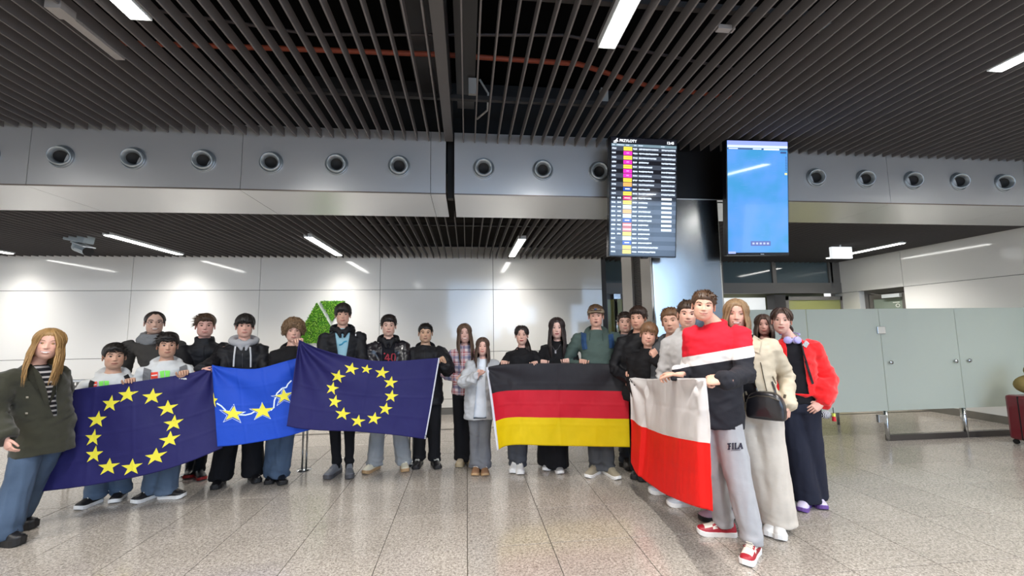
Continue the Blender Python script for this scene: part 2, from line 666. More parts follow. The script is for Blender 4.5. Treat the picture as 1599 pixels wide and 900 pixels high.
# ceilings: slats one by one
ce = struct('ceiling')
MB().box(-14, 14, -3.2, 9, 4.35, 4.45).build('slab', mat('soffit_black', '050505', 0.95, spec=.1), ce)


def slat_mesh(y0, y1, h, name):
    return MB().box(-.0055, .0055, y0, y1, 0, h).mesh(name, [SLAT])


sm = slat_mesh(-3.0, Y_B0 - .005, .085, 'slat')
sm2 = slat_mesh(Y_B1 + .002, Y_W - .01, .085, 'slat')
sm3 = slat_mesh(Y_B1 + .002, YG - .03, .085, 'slat')
lamp_rear = [-7.6, -4.97, -2.3, 0.85, 7.4]
lamp_front = [-5.1, -2.03, 0.985, 4.12, 7.2]
k0 = -78
for k in range(-78, 76):
    x = -0.03 + .12 * k
    if -4.9 < x < 7.2 and abs(x + .15) > .03:
        o = link('slat', sm, ce)
        o.location = (x, 0, Z_F)
    if -7.6 < x < 8.2:
        o = link('slat', sm3 if x > 2.7 else sm2, ce)
        o.location = (x, 0, Z_R)
m = MB()
for k in range(-78, 76):
    x = -0.03 + .12 * k
    if not (-4.9 < x < 7.2):
        m.box(x - .0055, x + .0055, -3, Y_B0 - .005, Z_F, Z_F + .085)
    if not (-7.6 < x < 8.2) and x < 8.2:
        m.box(x - .0055, x + .0055, Y_B1, Y_W - .01, Z_R, Z_R + .085)
tag(m.build('slat_field', SLAT, ce), kind='stuff')
m = MB()
for y in (-1.8, -.4, 1.0, 2.4, 3.6):
    m.box(-9, 9, y - .02, y + .02, Z_F + .085, Z_F + .125)
for y in (5.9, 7.4):
    m.box(-9, 8.2, y - .02, y + .02, Z_R + .085, Z_R + .125)
m.build('slat_carrier', mat('carrier', '2A2828', 0.6), ce)
MB().box(-.5, -.22, -3, 4.2, 4.0, 4.3).build('cable_tray', mat('tray', '3A393A', 0.5, .3), ce)
MB().box(-.225, -.14, -3, Y_B0, Z_F + .01, 3.9).build('expansion_plate', mat('plate', '4C4A4A', 0.5), ce)
MB().box(-.09, .08, -3, 4.1, Z_F + .28, Z_F + .32).build('duct', mat('duct', '454546', 0.5, .2), ce)
MB().tube([(-6, 3.7, 3.95), (-2, 3.55, 3.95), (-.2, 3.5, 3.95), (1.0, 3.45, 3.9), (1.8, 3.8, 3.95), (4, 4.1, 3.95)], .022, 8).build('conduit', mat('orange_pipe', '8A3A20', 0.6), ce, smooth=True)
MB().tube([(-3, 3.0, 3.9), (-1.2, 3.2, 3.85), (.8, 3.1, 3.9), (3, 3.5, 3.9)], .012, 6).build('cable', mat('cable_dark', '3B3333', 0.6), ce, smooth=True)
for (x, y) in ((.02, 3.55), (1.25, 3.6), (2.6, 2.6)):
    MB().box(x, x + .07, y, y + .05, Z_F + .12, Z_F + .27).build('junction_box', mat('box_grey', 'A9A9A6', 0.5), ce)
MB().tube([(.12, 3.6, 3.8), (.2, 3.65, 3.7), (.2, 3.8, 3.62), (.1, 3.9, 3.58)], .01, 6).build('cable', MATS['box_grey'], ce, smooth=True)

# beam casing of stainless panels
bm_ = struct('trim_1')
z0, z1 = Z_R, 3.62
cuts = [-7.85, -5.98, -4.11, -2.22, -.37, -.213]
cuts2 = [-.128, 1.74, 2.27]
cuts3 = [2.98, 4.93, 6.8, 8.25]
gg = .0025
for cs in (cuts, cuts2, cuts3):
    for a, b in zip(cs[:-1], cs[1:]):
        MB().box(a + gg, b - gg, Y_B0, Y_B0 + .02, z0 + .004, z1).build('face_panel', STEEL, bm_)
        MB().box(a + gg, b - gg, Y_B0 + .004, Y_B1, z0, z0 + .015).build('soffit_panel', STEEL, bm_)
    MB().box(cs[0], cs[-1], Y_B0 - .006, Y_B0, z0 + .002, z0 + .012).build('edge_strip', mat('edge', '8F8178', 0.35, 1), bm_)
MB().box(-14, -7.85, Y_B0, Y_B0 + .02, z0, z1).build('face_panel', STEEL, bm_)
MB().box(-14, -7.85, Y_B0 + .02, Y_B1, z0, z0 + .015).build('soffit_panel', STEEL, bm_)
MB().box(-14, 14, Y_B0 + .2, Y_B1 - .02, z0 + .3, 4.3).build('beam_core', BLACK, bm_)
MB().box(-.2, -.14, Y_B0 + .12, Y_B0 + .2, z0, 3.7).build('gap_liner', BLACK, bm_)
MB().box(2.27, 2.98, Y_B0 + .05, Y_B0 + .1, z0, 3.62).build('dark_recess', mat('recess', '171413', 0.35, .2), bm_)
MB().box(2.27, 2.98, Y_B0, Y_B1, z0, z0 + .012).build('soffit_panel', STEEL, bm_)

# air nozzles
nm_ring = MB()
ax = (0, -1, 0)
nm_ring.lathe([(.112, 0), (.113, .012), (.104, .02), (.098, .016), (.095, .004)], axis=ax, n=32)
ring_me = nm_ring.mesh('ring', [mat('nozzle_grey', '8F9598', 0.3, .6)], True)
cone_me = MB().lathe([(.094, 0), (.093, .04), (.084, .062), (.078, .06), (.062, .035), (.056, .018)], axis=ax, n=32).mesh('nozzle_ball', [mat('nozzle_light', 'A3AAAD', 0.28, .6)], True)
hole_me = MB().lathe([(.058, .022), (.054, .012), (.0, .01)], axis=ax, n=24).mesh('nozzle_throat', [BLACK], True)
nx = [-3.83, -3.2, -2.57, -1.94, -1.31, -.69, .18, .81, 1.43, 3.99, 4.62, 5.24, 5.86, 6.47, 7.1, -4.46, -5.08]
ordn = {-4.46: 'cut off by the left edge of the photo', -3.83: 'second from the left edge', -3.2: 'third from the left edge', -2.57: 'just left of the first panel joint',
        -1.94: 'just right of the first panel joint', -1.31: 'third to the left of the black gap', -.69: 'nearest left of the black gap', .18: 'nearest right of the black gap',
        .81: 'second right of the black gap', 1.43: 'half hidden beside the arrivals screen', 3.99: 'nearest right of the blue map screen', 4.62: 'second right of the blue map screen',
        5.24: 'third right of the blue map screen', 5.86: 'second from the right edge', 6.47: 'at the right edge of the photo', 7.1: 'beyond the right edge of the photo', -5.08: 'beyond the left edge of the photo'}
for x in nx:
    t = thing('air_nozzle', 'round grey air nozzle, ' + ordn[x], 'air vent', (x, Y_B0, 3.235), 0, 'round air nozzles along the steel beam')
    link('ring', ring_me, t)
    b = link('nozzle_ball', cone_me, t)
    h = link('nozzle_throat', hole_me, t)
    aim = math.atan2(0 - x, Y_B0) * .45
    for q in (b, h):
        q.rotation_euler = (math.radians(6), 0, aim)

# pillar
pl = struct('pillar')
PX0, PX1 = 1.97, 2.79
m = MB()
m.box(PX0 + .03, PX1 - .03, Y_B0 + .002, Y_B0 + .03, 0, Z_R)
m.build('front_panel', STEEL_P, pl)
for (cx, cyy, a0) in ((PX0 + .03, Y_B0 + .032, math.pi), (PX1 - .03, Y_B0 + .032, 1.5 * math.pi)):
    m = MB()
    pts = [(cx + .03 * math.cos(a0 + t * math.pi / 12), cyy + .03 * math.sin(a0 + t * math.pi / 12)) for t in range(7)]
    vs = [(p[0], p[1], z) for z in (0, Z_R) for p in pts]
    m.add(vs, [(i, i + 1, i + 8, i + 7) for i in range(6)])
    m.build('corner_trim', STEEL_P, pl, smooth=True)
LG = mat('pillar_grey', 'A39E97', 0.35, .5)
for (a, b) in ((Y_B0 + .03, 4.56), (4.82, Y_B1)):
    MB().box(PX0, PX0 + .03, a, b, 0, Z_R).build('side_panel', LG, pl)
MB().box(PX1 - .03, PX1, Y_B0 + .03, Y_B1, 0, Z_R).build('side_panel', STEEL_P, pl)
MB().box(PX0 + .03, PX1 - .03, Y_B1 - .03, Y_B1, 0, Z_R).build('rear_panel', STEEL_P, pl)
MB().box(PX0 + .04, PX0 + .06, 4.55, 4.83, 0, Z_R).build('grille_back', mat('grille_dark', '2A2624', 0.6), pl)
m = MB()
for k in range(150):
    m.box(PX0 + .02, PX0 + .04, 4.56, 4.82, k * .0195, k * .0195 + .008)
tag(m.build('grille_rib', mat('grille_rib', '4E4845', 0.5), pl), kind='stuff')

# lamps
tube_me = MB().box(-.052, .052, -.74, .74, -.012, 0).mesh('diffuser', [LAMP])
hous_me = MB().box(-.062, .062, -.755, .755, -.006, .05).mesh('housing', [PLASTIC_W])


def lamp(x, y, z, label, power=1.0, spread=150):
    t = thing('ceiling_lamp', label, 'lamp', (x, y, z), 0, 'linear ceiling lamps between the slats')
    link('housing', hous_me, t)
    link('diffuser', tube_me, t)
    ld = bpy.data.lights.new('lamp_light', 'AREA')
    ld.shape = 'RECTANGLE'
    ld.size, ld.size_y = .1, 1.45
    ld.energy = LAMP_W * power
    ld.spread = math.radians(spread)
    ld.color = (1.0, .965, .92)
    lo = bpy.data.objects.new('lamp_light', ld)
    COL.objects.link(lo)
    lo.parent = t
    lo.location = (0, 0, -.02)


names_r = ['lit ceiling lamp beyond the left edge near the white wall', 'lit ceiling lamp between the slats beside the security camera', 'lit ceiling lamp above the curly haired and tall boys',
           'lit ceiling lamp left of the arrivals screen near the white wall', 'lit ceiling lamp at the far right behind the hanging white sign']
for x, nme in zip(lamp_rear, names_r):
    lamp(x, 7.05, Z_R - .004, nme, .45, 115)
names_f = ['lit ceiling lamp beyond the left edge', 'lit ceiling lamp at the top edge left of centre', 'big lit ceiling lamp at the top edge above the arrivals screen',
           'lit ceiling lamp at the right edge of the photo', 'lit ceiling lamp beyond the right edge']
for x, nme in zip(lamp_front, names_f):
    lamp(x, 1.93, Z_F - .004, nme)
for x, nme in zip((-5.1, -2.03, 0.985, 4.12), ('far left', 'left', 'right', 'far right')):
    lamp(x, -1.6, Z_F - .004, 'lit ceiling lamp behind the photographer, %s of the row' % nme, 2.2)
t = thing('ceiling_lamp', 'unlit slim lamp between the slats at the upper left', 'lamp', (-2.46, 2.9, Z_F - .004))
MB().box(-.03, .03, -.22, .2, -.014, .03).build('housing', mat('unlit_lamp', '8E8A88', 0.5), t)
MB().box(-.045, .045, -.3, -.2, -.02, .03).build('end_cap', MATS['unlit_lamp'], t)
t = thing('ceiling_lamp', 'small unlit fitting in the slats above the blue map screen', 'lamp', (on_floor(1133, 48, Z_F).x, on_floor(1133, 48, Z_F).y, Z_F))
MB().box(-.06, .06, -.02, .02, .0, .03).build('housing', MATS['unlit_lamp'], t)

# hall behind the camera: a far wall with daylight windows
wf = struct('wall_front')
HW = mat('hall_wall', 'A8A49C', 0.6)
MB().box(-14, -1.2, -10.2, -10, 0, 9).box(13, 16, -10.2, -10, 0, 9).box(-1.2, 13, -10.2, -10, 0, .7).box(-1.2, 13, -10.2, -10, 8.5, 9).build('wall_core', HW, wf)
wn = struct('window_2')
DAY = mat('daylight_pane', '8FB4D8', 0.2, emit=3.0, emit_col='BBDAFF')
for k in range(9):
    for j in range(3):
        MB().box(-1.15 + k * 1.57, .37 + k * 1.57, -10.1, -10.08, .75 + j * 2.6, 3.28 + j * 2.6).build('pane', DAY, wn)

# glass gates on the right
gl_m, nt, b = base_mat('frosted_glass')
out = nt.nodes['Material Output']
b.inputs['Base Color'].default_value = lin('DDE3DD')
b.inputs['Roughness'].default_value = 0.12
tl = nd(nt, 'ShaderNodeBsdfTranslucent')
tl.inputs[0].default_value = lin('E2E8E2')
ms = nd(nt, 'ShaderNodeMixShader')
ms.inputs[0].default_value = 0.5
nt.links.new(b.outputs[0], ms.inputs[1])
nt.links.new(tl.outputs[0], ms.inputs[2])
tp = nd(nt, 'ShaderNodeBsdfTransparent')
tp.inputs[0].default_value = lin('C8D2CC')
ms2 = nd(nt, 'ShaderNodeMixShader')
ms2.inputs[0].default_value = 0.22
nt.links.new(ms.outputs[0], ms2.inputs[1])
nt.links.new(tp.outputs[0], ms2.inputs[2])
nt.links.new(ms2.outputs[0], out.inputs[0])
YQ = 5.2
gt = thing('glass_gate_screen', 'waist to head high frosted glass gate screen on steel posts at the right', 'screen', (5.6, YQ, 0))
gxs = [2.95, at(1258, 482, YQ).x, at(1371, 483, YQ).x, at(1489, 483, YQ).x, at(1599, 483, YQ).x + .1, 9.4]
for a, b_ in zip(gxs[:-1], gxs[1:]):
    MB().box(a + .006 - 5.6, b_ - .006 - 5.6, -.005, .005, .40, 1.765).build('glass_pane', gl_m, gt)
for x in (gxs[2] - .0, gxs[3] + .02, gxs[4] + .3):
    MB().tube([(x - 5.6, .04, 0), (x - 5.6, .04, .42)], .024, 12).build('post', CHROME, gt, smooth=True)
MB().box(gxs[2] - 5.6, 3.8, .02, .08, 0, .075).build('base_rail', mat('rail_dark', '5E5A58', 0.3, .8), gt)
for (u, v) in ((1374, 516), (1376, 654)):
    p = at(u, v, YQ)
    MB().box(p.x - 5.6 - .05, p.x - 5.6 + .07, -.02, .02, p.z - .05, p.z + .05).build('hinge', CHROME, gt, bevel=.004)
for (u, v) in ((1389, 566), (1490, 564), (1511, 563)):
    p = at(u, v, YQ)
    MB().lathe([(0, .035), (.024, .035), (.026, .02), (.012, .0)], c=(p.x - 5.6, -.004, p.z), axis=(0, -1, 0), n=16).build('knob', CHROME, gt, smooth=True)
hr = thing('handrail', 'dark horizontal handrail seen faintly through the frosted glass', 'rail', (6, 6.2, 0))
MB().tube([(-2.6, 0, .95), (2.1, 0, .95)], .025, 10).build('rail', CHROME, hr, smooth=True)
for x in (-2.4, -.2, 2.0):
    MB().tube([(x, 0, 0), (x, 0, .95)], .02, 10).build('post', CHROME, hr, smooth=True)

# double post rail behind the people
qr = thing('queue_rail', 'steel rail on double posts behind the flag holders at the left', 'rail', (-3, 5.15, 0))
MB().box(-2.6, 3.35, -.02, .02, 1.035, 1.065).build('top_rail', CHROME, qr, bevel=.004)
MB().box(-2.6, 3.35, -.012, .012, .985, 1.0).build('lower_rail', mat('rail_dark', '5E5A58'), qr)
for x in (-5.45, -4.25, -3.05, -1.83, -.645):
    MB().tube([(x + 3 - .022, 0, 0), (x + 3 - .022, 0, 1.04)], .011, 10).tube([(x + 3 + .022, 0, 0), (x + 3 + .022, 0, 1.04)], .011, 10).build('post', CHROME, qr, smooth=True)
    MB().lathe([(.0, .012), (.075, .01), (.08, 0)], c=(x + 3, 0, 0), n=24).build('foot_plate', CHROME, qr, smooth=True)

# hanging sign, security camera
p0, p1 = at(1297, 386, 6.6), at(1330, 404, 6.6)
sg = thing('hanging_sign', 'small blank white lit sign box hanging from the slats at the right', 'sign', ((p0.x + p1.x) / 2, 6.6, p1.z))
w, hgt = (p1.x - p0.x) / 2, p0.z - p1.z
MB().box(-w, w, -.03, .03, 0, hgt).build('sign_face', mat('sign_white', 'EFF2F4', 0.4, emit=0.55), sg, bevel=.004)
MB().tube([(0, 0, hgt), (0, 0, hgt + .06)], .012, 8).build('hanger', PLASTIC_W, sg)

cc = thing('security_camera', 'grey white bullet security camera on a bracket under the slats', 'camera', at(128, 372, 6.6))
c_ = Vector((0, 0, 0))
MB().lathe([(.0, .12), (.06, .12), (.06, .05), (.04, .03)], c=(0, 0, -.0), n=16).build('ceiling_mount', PLASTIC_W, cc, smooth=True)
MB().obox((-.03, 0, 0), (.15, -.02, -.03), (.02, .07, 0), (.01, 0, .06)).build('bracket_arm', mat('cam_grey', '9AA6AC', 0.4), cc, bevel=.01)
MB().tube([(-.08, 0, -.03), (-.06, 0, -.16)], .04, 10).build('joint', MATS['cam_grey'], cc, smooth=True)
MB().tube([(-.1, .06, -.12), (.2, -.12, -.22)], (.065, .06), 16, ref=(0, 0, 1)).build('camera_body', MATS['cam_grey'], cc, smooth=False)
MB().obox((.06, -.04, -.11), (.17, -.1, -.055), (.035, .06, 0), (.002, 0, .006)).build('sun_shield', PLASTIC_W, cc)
MB().tube([(.2, -.12, -.22), (.215, -.129, -.225)], .062, 16).build('lens', BLACK, cc)


# ------------------------------------------------------------------ screens
def screen(name, label, TL, TR_, BL, BR):
    c = (TL + TR_ + BL + BR) / 4
    rx = ((TR_ - TL) + (BR - BL)) / 2
    w = rx.length
    rx.normalize()
    up = ((TL - BL) + (TR_ - BR)) / 2
    up -= rx * up.dot(rx)
    hh = up.length
    up.normalize()
    nz = rx.cross(up)                       # towards the viewer
    if nz.y > 0:
        nz = -nz
    t = thing(name, label, 'screen')
    bk = rx.cross(up)
    Mx = Matrix(((rx.x, -nz.x, up.x, c.x), (rx.y, -nz.y, up.y, c.y), (rx.z, -nz.z, up.z, c.z), (0, 0, 0, 1)))
    t.matrix_world = Mx
    return t, w, hh


BEZ = mat('bezel', '0C0A0E', 0.25)


def emi(name, col, s=1.0):
    if name in MATS:
        return MATS[name]
    m = mat(name, '050505', 0.12, emit=s, emit_col=col, coat=0.6)
    return m


YS = 3.94
sc1, w, hh = screen('arrivals_screen', 'tall arrivals board screen with coloured rows hanging by the pillar', at(953, 213, YS), at(1055, 217, YS), at(951, 400, YS + .13), at(1060, 403.5, YS + .13))
MB().box(-w / 2, w / 2, 0, .07, -hh / 2, hh / 2).build('casing', BEZ, sc1, bevel=.004)
MB().box(-.2, .2, .07, .16, -.25, .25).build('wall_bracket', BLACK, sc1)
MB().box(-w / 2 + .014, w / 2 - .014, -.004, .0, -hh / 2 + .014, hh / 2 - .014).build('display', emi('disp_dark', '17181F', 1.0), sc1)
W_, H_ = w - .028, hh - .028
X0, Z1 = -W_ / 2, H_ / 2
rows = 24
hd = H_ * .05
rh = (H_ - hd - H_ * .022 - H_ * .012) / rows


def sbox(x0_, x1_, zt, zb, name, m_, dy=.0015):
    if name.startswith('logo_') or name in ('row_band', 'tool_white', 'status_chip', 'dock_icon'):
        solo.append((name, MB().box(X0 + x0_ * W_, X0 + x1_ * W_, -.004 - dy, -.004, Z1 - zb, Z1 - zt)))
        return
    mb_box[name].box(X0 + x0_ * W_, X0 + x1_ * W_, -.004 - dy, -.004, Z1 - zb, Z1 - zt)


from collections import defaultdict
mb_box = defaultdict(MB)
solo = []
sbox(0, 1, hd, hd + H_ * .022, 'header_band', None)
cols = ['yel', 'mag', 'yel', 'mag', 'yel', 'mag', 'mag', 'yel', 'ora', 'blu', 'yel', 'pnk', 'yel', 'wht', 'ora', 'wht', 'blu', 'red', 'red', 'yel', 'wht', 'blu', 'yel', 'yel']
ends = [.72, .72, .69, .57, .63, .64, .62, .66, .66, .6, .69, .62, .57, .56, .61, .63, .63, .58, .6, .6, .58, .63, .73, .69]
rnd = random.Random(4)
for i in range(rows):
    zt = hd + H_ * .022 + i * rh
    if i % 2 == 0:
        sbox(0, 1, zt, zt + rh, 'row_band', None, .0008)
    cm = cols[i]
    sbox(.185, .315, zt + rh * .08, zt + rh * .92, 'logo_' + cm, None, .002)
    if cm == 'blu':
        sbox(.215, .285, zt + rh * .35, zt + rh * .6, 'white_mark', None, .003)
    elif cm == 'pnk':
        sbox(.205, .29, zt + rh * .42, zt + rh * .58, 'white_mark', None, .003)
    elif cm in ('red',):
        sbox(.19, .31, zt + rh * .36, zt + rh * .62, 'white_mark', None, .003)
    elif cm == 'mag':
        sbox(.23, .27, zt + rh * .35, zt + rh * .6, 'pale_mark', None, .003)
    elif cm in ('yel', 'ora'):
        sbox(.2, .3, zt + rh * .47, zt + rh * .56, 'amber_mark', None, .003)

    def dash(a, b_):
        x = a
        while x < b_ - .006:
            wd = rnd.uniform(.012, .022)
            sbox(x, min(x + wd, b_), zt + rh * rnd.uniform(.3, .36), zt + rh * rnd.uniform(.62, .7), 'text_dash', None, .002)
            x += wd + .003
    dash(.01, .075)
    if i >= 11 and i < 20:
        dash(.1, .155)
    dash(.33, .40)
    dash(.42, ends[i])
    if i < 11:
        dash(.77, .985)
    elif i < 20 and i != 19:
        sbox(.775, .935, zt + rh * .25, zt + rh * .75, 'status_chip', None, .002)
for k in range(6):
    a = (.01, .08, .22, .34, .41, .76)[k]
    sbox(a, a + (.04, .11, .05, .04, .07, .06)[k], hd + H_ * .006, hd + H_ * .015, 'text_dash', None)
mcol = dict(header_band='6E8490', row_band='3E4450', logo_yel='F0CE4E', logo_mag='EE36B8', logo_ora='F2A860', logo_blu='2B4FA8', logo_pnk='C8206A', logo_wht='D8F2F4', logo_red='F2706C',
            white_mark='F4F8FC', pale_mark='F790DC', amber_mark='C8A040', text_dash='C9D6EA', status_chip='D4DEEC')
for k, mb in mb_box.items():
    tag(mb.build(k, emi('e_' + k, mcol[k], 1.0), sc1), kind='stuff' if k in ('text_dash', 'white_mark', 'pale_mark', 'amber_mark') else None)
for k, mb in solo:
    mb.build('logo_block' if k.startswith('logo') else k, emi('e_' + k, mcol[k], 1.0), sc1)


def text_mesh(txt, size, name, m_, parent, loc, bold=0.0, rx_=math.pi / 2, shear=0, xs=1.0):
    cu = bpy.data.curves.new(name, 'FONT')
    cu.body = txt
    cu.size = size
    cu.offset = bold
    cu.shear = shear
    cu.extrude = .0006
    ob = bpy.data.objects.new(name, cu)
    COL.objects.link(ob)
    dg = bpy.context.evaluated_depsgraph_get()
    me = bpy.data.meshes.new_from_object(ob.evaluated_get(dg))
    bpy.data.objects.remove(ob)
    me.materials.clear()
    me.materials.append(m_)
    o = link(name, me, parent)
    o.location = loc
    o.rotation_euler = (rx_, 0, 0)
    o.scale = (xs, 1, 1)
    return o


E_TX = emi('e_title', 'E6EAF2', 1.1)
text_mesh('PRZYLOTY', .037, 'title_text', E_TX, sc1, (X0 + .12 * W_, -.007, Z1 - hd + .018), .0012)
text_mesh('12:45', .036, 'clock_text', E_TX, sc1, (X0 + .845 * W_, -.007, Z1 - hd + .016), .0012)
m = MB()                                                # small aeroplane emblem
m.poly([(X0 + .025 * W_, -.006, Z1 - hd + .022), (X0 + .06 * W_, -.006, Z1 - hd + .034), (X0 + .085 * W_, -.006, Z1 - hd + .055), (X0 + .095 * W_, -.006, Z1 - hd + .053), (X0 + .088 * W_, -.006, Z1 - hd + .03),
        (X0 + .105 * W_, -.006, Z1 - hd + .026), (X0 + .1 * W_, -.006, Z1 - hd + .018), (X0 + .05 * W_, -.006, Z1 - hd + .02)], .001, (0, 1, 0))
m.box(X0 + .03 * W_, X0 + .075 * W_, -.007, -.006, Z1 - hd + .006, Z1 - hd + .014)
m.build('plane_emblem', E_TX, sc1)
MB().box(.0, .06, -.004, .06, -hh / 2 - .014, -hh / 2).build('sensor', BLACK, sc1)

sc2, w, hh = screen('map_screen', 'tall screen with a pale blue map hanging right of the pillar', at(1131, 218, YS), at(1226, 220, YS), at(1139, 399, YS + .13), at(1238, 399, YS + .13))
MB().box(-w / 2, w / 2, 0, .07, -hh / 2, hh / 2).build('casing', BEZ, sc2, bevel=.004)
MB().box(-.2, .2, .07, .16, -.25, .25).build('wall_bracket', BLACK, sc2)
mp, nt, b = base_mat('map_display')
b.inputs['Base Color'].default_value = (0, 0, 0, 1)
b.inputs['Roughness'].default_value = 0.08
b.inputs['Coat Weight'].default_value = 0.6
tc = nd(nt, 'ShaderNodeTexCoord')
n1 = nd(nt, 'ShaderNodeTexNoise', i_Scale=3.0, i_Detail=2.0)
nt.links.new(tc.outputs['Object'], n1.inputs['Vector'])
rp = nd(nt, 'ShaderNodeValToRGB')
rp.color_ramp.elements[0].position = .35
rp.color_ramp.elements[0].color = lin('3F8FC4')
rp.color_ramp.elements[1].position = .65
rp.color_ramp.elements[1].color = lin('5C92E0')
nt.links.new(n1.outputs['Fac'], rp.inputs[0])
nt.links.new(rp.outputs[0], b.inputs['Emission Color'])
b.inputs['Emission Strength'].default_value = .95
MB().box(-w / 2 + .012, w / 2 - .012, -.004, 0, -hh / 2 + .03, hh / 2 - .012).build('display', mp, sc2)
W_, H_ = w - .024, hh - .042
X0, Z1 = -W_ / 2, hh / 2 - .012
mb_box = defaultdict(MB)
solo = []
sbox(0, 1, 0, .045, 'top_bar_lilac', None)
sbox(0, 1, .045, .07, 'top_bar_white', None, .002)
sbox(0, 1, .075, .09, 'tool_bar', None)
sbox(.02, .17, .078, .087, 'tool_white', None, .003)
sbox(.42, .56, .077, .088, 'tool_white', None, .003)
sbox(.6, .86, .075, .092, 'tool_white', None, .003)
sbox(.88, .98, .105, .125, 'map_mark', None)
for k in range(9):
    sbox(.965, .985, .16 + k * .017, .168 + k * .017, 'map_mark', None)
sbox(.95, .99, .33, .35, 'yellow_mark', None)
for k in range(70):
    a, z = rnd.uniform(.02, .9), rnd.uniform(.16, H_ - .16)
    sbox(a, a + rnd.uniform(.02, .09), z, z + .0018, 'map_name', None, .001)
sbox(.37, .7, H_ - .12, H_ - .07, 'dock', None)
for k in range(5):
    sbox(.395 + k * .06, .43 + k * .06, H_ - .105, H_ - .085, 'dock_icon', None, .003)
sbox(.0, .12, H_ - .012, H_ + .012, 'task_mark', None, .002)
mcol = dict(top_bar_lilac='8C9CF2', top_bar_white='C8D6FA', tool_bar='4C5A80', tool_white='D8E2FA', map_mark='39507E', yellow_mark='E8D890', map_name='5E8CCE', dock='5360A0', dock_icon='A9B6DC', task_mark='9AA8E8')
for k, mb in mb_box.items():
    tag(mb.build(k, emi('m_' + k, mcol[k], 1.0), sc2), kind='stuff' if k in ('map_name', 'map_mark') else None)
for k, mb in solo:
    mb.build(k, emi('m_' + k, mcol[k], 1.0), sc2)
MB().box(.02, .06, -.006, .0, -hh / 2 + .008, -hh / 2 + .016).build('brand_mark', CHROME, sc2)

# ------------------------------------------------------------------ moss emblem on the back wall
ms_ = thing('moss_emblem', 'green moss emblem of two triangles on the white wall behind the tall boy', 'wall decoration', (-2.7, Y_W - .002, 1.3))
GREEN = fabric('3F7A16', 0.9, 1.0, name='moss_base')


def inside(p, poly):
    c = False
    for i in range(len(poly)):
        a, b_ = poly[i], poly[i - 1]
        if (a[1] > p[1]) != (b_[1] > p[1]) and p[0] < (b_[0] - a[0]) * (p[1] - a[1]) / (b_[1] - a[1]) + a[0]:
            c = not c
    return c


pA = [at(u, v, Y_W) for u, v in ((496, 473), (519, 513), (519, 536), (465, 536), (465, 528))]
pB = [at(u, v, Y_W) for u, v in ((501.5, 470.5), (540, 470.5), (519.5, 502))]
rnd = random.Random(7)
leafm = []
for cc_ in ('5E9C1E', '3E7A18', '7FB52C', '2C5C18', '8AB840'):
    leafm.append(mat('leaf_' + cc_, cc_, 0.75))
for P in (pA, pB):
    q = [(p.x, p.z) for p in P]
    MB().poly([(a + 2.7, 0, b_ - 1.3) for a, b_ in q], .03, (0, -1, 0)).build('moss_panel', GREEN, ms_, recalc=True)
    m = MB()
    xs_, zs_ = [a for a, _ in q], [b_ for _, b_ in q]
    k = 0
    area = (max(xs_) - min(xs_)) * (max(zs_) - min(zs_))
    N = int(area * 9000)
    while k < N:
        k += 1
        x, z = rnd.uniform(min(xs_), max(xs_)), rnd.uniform(min(zs_), max(zs_))
        if not inside((x, z), q):
            continue
        n_ = noise.noise(Vector((x * 9, z * 9, 0)))
        mi = min(4, max(0, int((n_ + .6) * 3.4 + rnd.uniform(-1, 1))))
        a = rnd.uniform(0, 6.28)
        l, w2 = rnd.uniform(.012, .026), rnd.uniform(.005, .01)
        d = Vector((math.cos(a), rnd.uniform(-.9, -.2), math.sin(a))) * l
        s_ = Vector((-math.sin(a), 0, math.cos(a))) * w2
        c0 = Vector((x + 2.7, -.028 - .02 * max(0, n_), z - 1.3))
        m.add([c0, c0 + d * .5 + s_, c0 + d, c0 + d * .5 - s_], [(0, 1, 2), (0, 2, 3)], mi)
    tag(m.build('moss_leaves', leafm, ms_), kind='stuff')

# ------------------------------------------------------------------ luggage at the right edge
p = at(1600, 690, 4.62)
lx, ly = at(1608, 660, 4.75).x, 4.75
su = thing('suitcase', 'dark red hard shell suitcase at the right edge of the photo', 'suitcase', (lx + .12, ly, 0))
RED_S = mat('suitcase_red', '6A1420', 0.3, coat=.4)
MB().box(-.25, .25, -.14, .14, .06, .62).build('shell', RED_S, su, bevel=.035)
for k in range(6):
    MB().box(-.2 + k * .075, -.18 + k * .075, -.146, -.139, .12, .56).build('rib', RED_S, su)
MB().box(-.252, .252, -.006, .006, .07, .61).build('zip', BLACK, su)
for sx in (-.2, .2):
    for sy in (-.1, .1):
        MB().tube([(sx - .012, sy, .03), (sx + .012, sy, .03)], .03, 12).build('wheel', BLACK, su)
MB().box(-.2, .05, -.15, -.142, .55, .575).build('label_tag', WHITE_V, su)
bg = thing('travel_bag', 'khaki soft travel bag lying on the dark red suitcase', 'bag', (lx + .16, ly, .622))
m = MB()
m.ball((0, 0, .13), (.25, .15, .13), 20, 12)
m.build('bag_body', fabric('8B7A4A', 0.9, .8, name='khaki'), bg, smooth=True)
MB().ball((.08, 0, .3), (.15, .12, .11), 16, 10).build('bag_top', fabric('8B7A4A', name='khaki'), bg, smooth=True)
MB().ring((-.02, -.02, .3), (.1, 0, 0), (0, 0, .08), .008).build('handle', BLACK, bg, smooth=True)
# ------------------------------------------------------------------ people: head
def gauss(x, s):
    return np.exp(-(x / s) ** 2)


def ell_exit(d, c, a):
    c, a = np.array(c), np.array(a)
    dd, cc = d / a, c / a
    A = (dd * dd).sum(1)
    B = (dd * cc).sum(1)
    C = (cc * cc).sum() - 1
    return (B + np.sqrt(np.maximum(B * B - A * C, 0))) / A


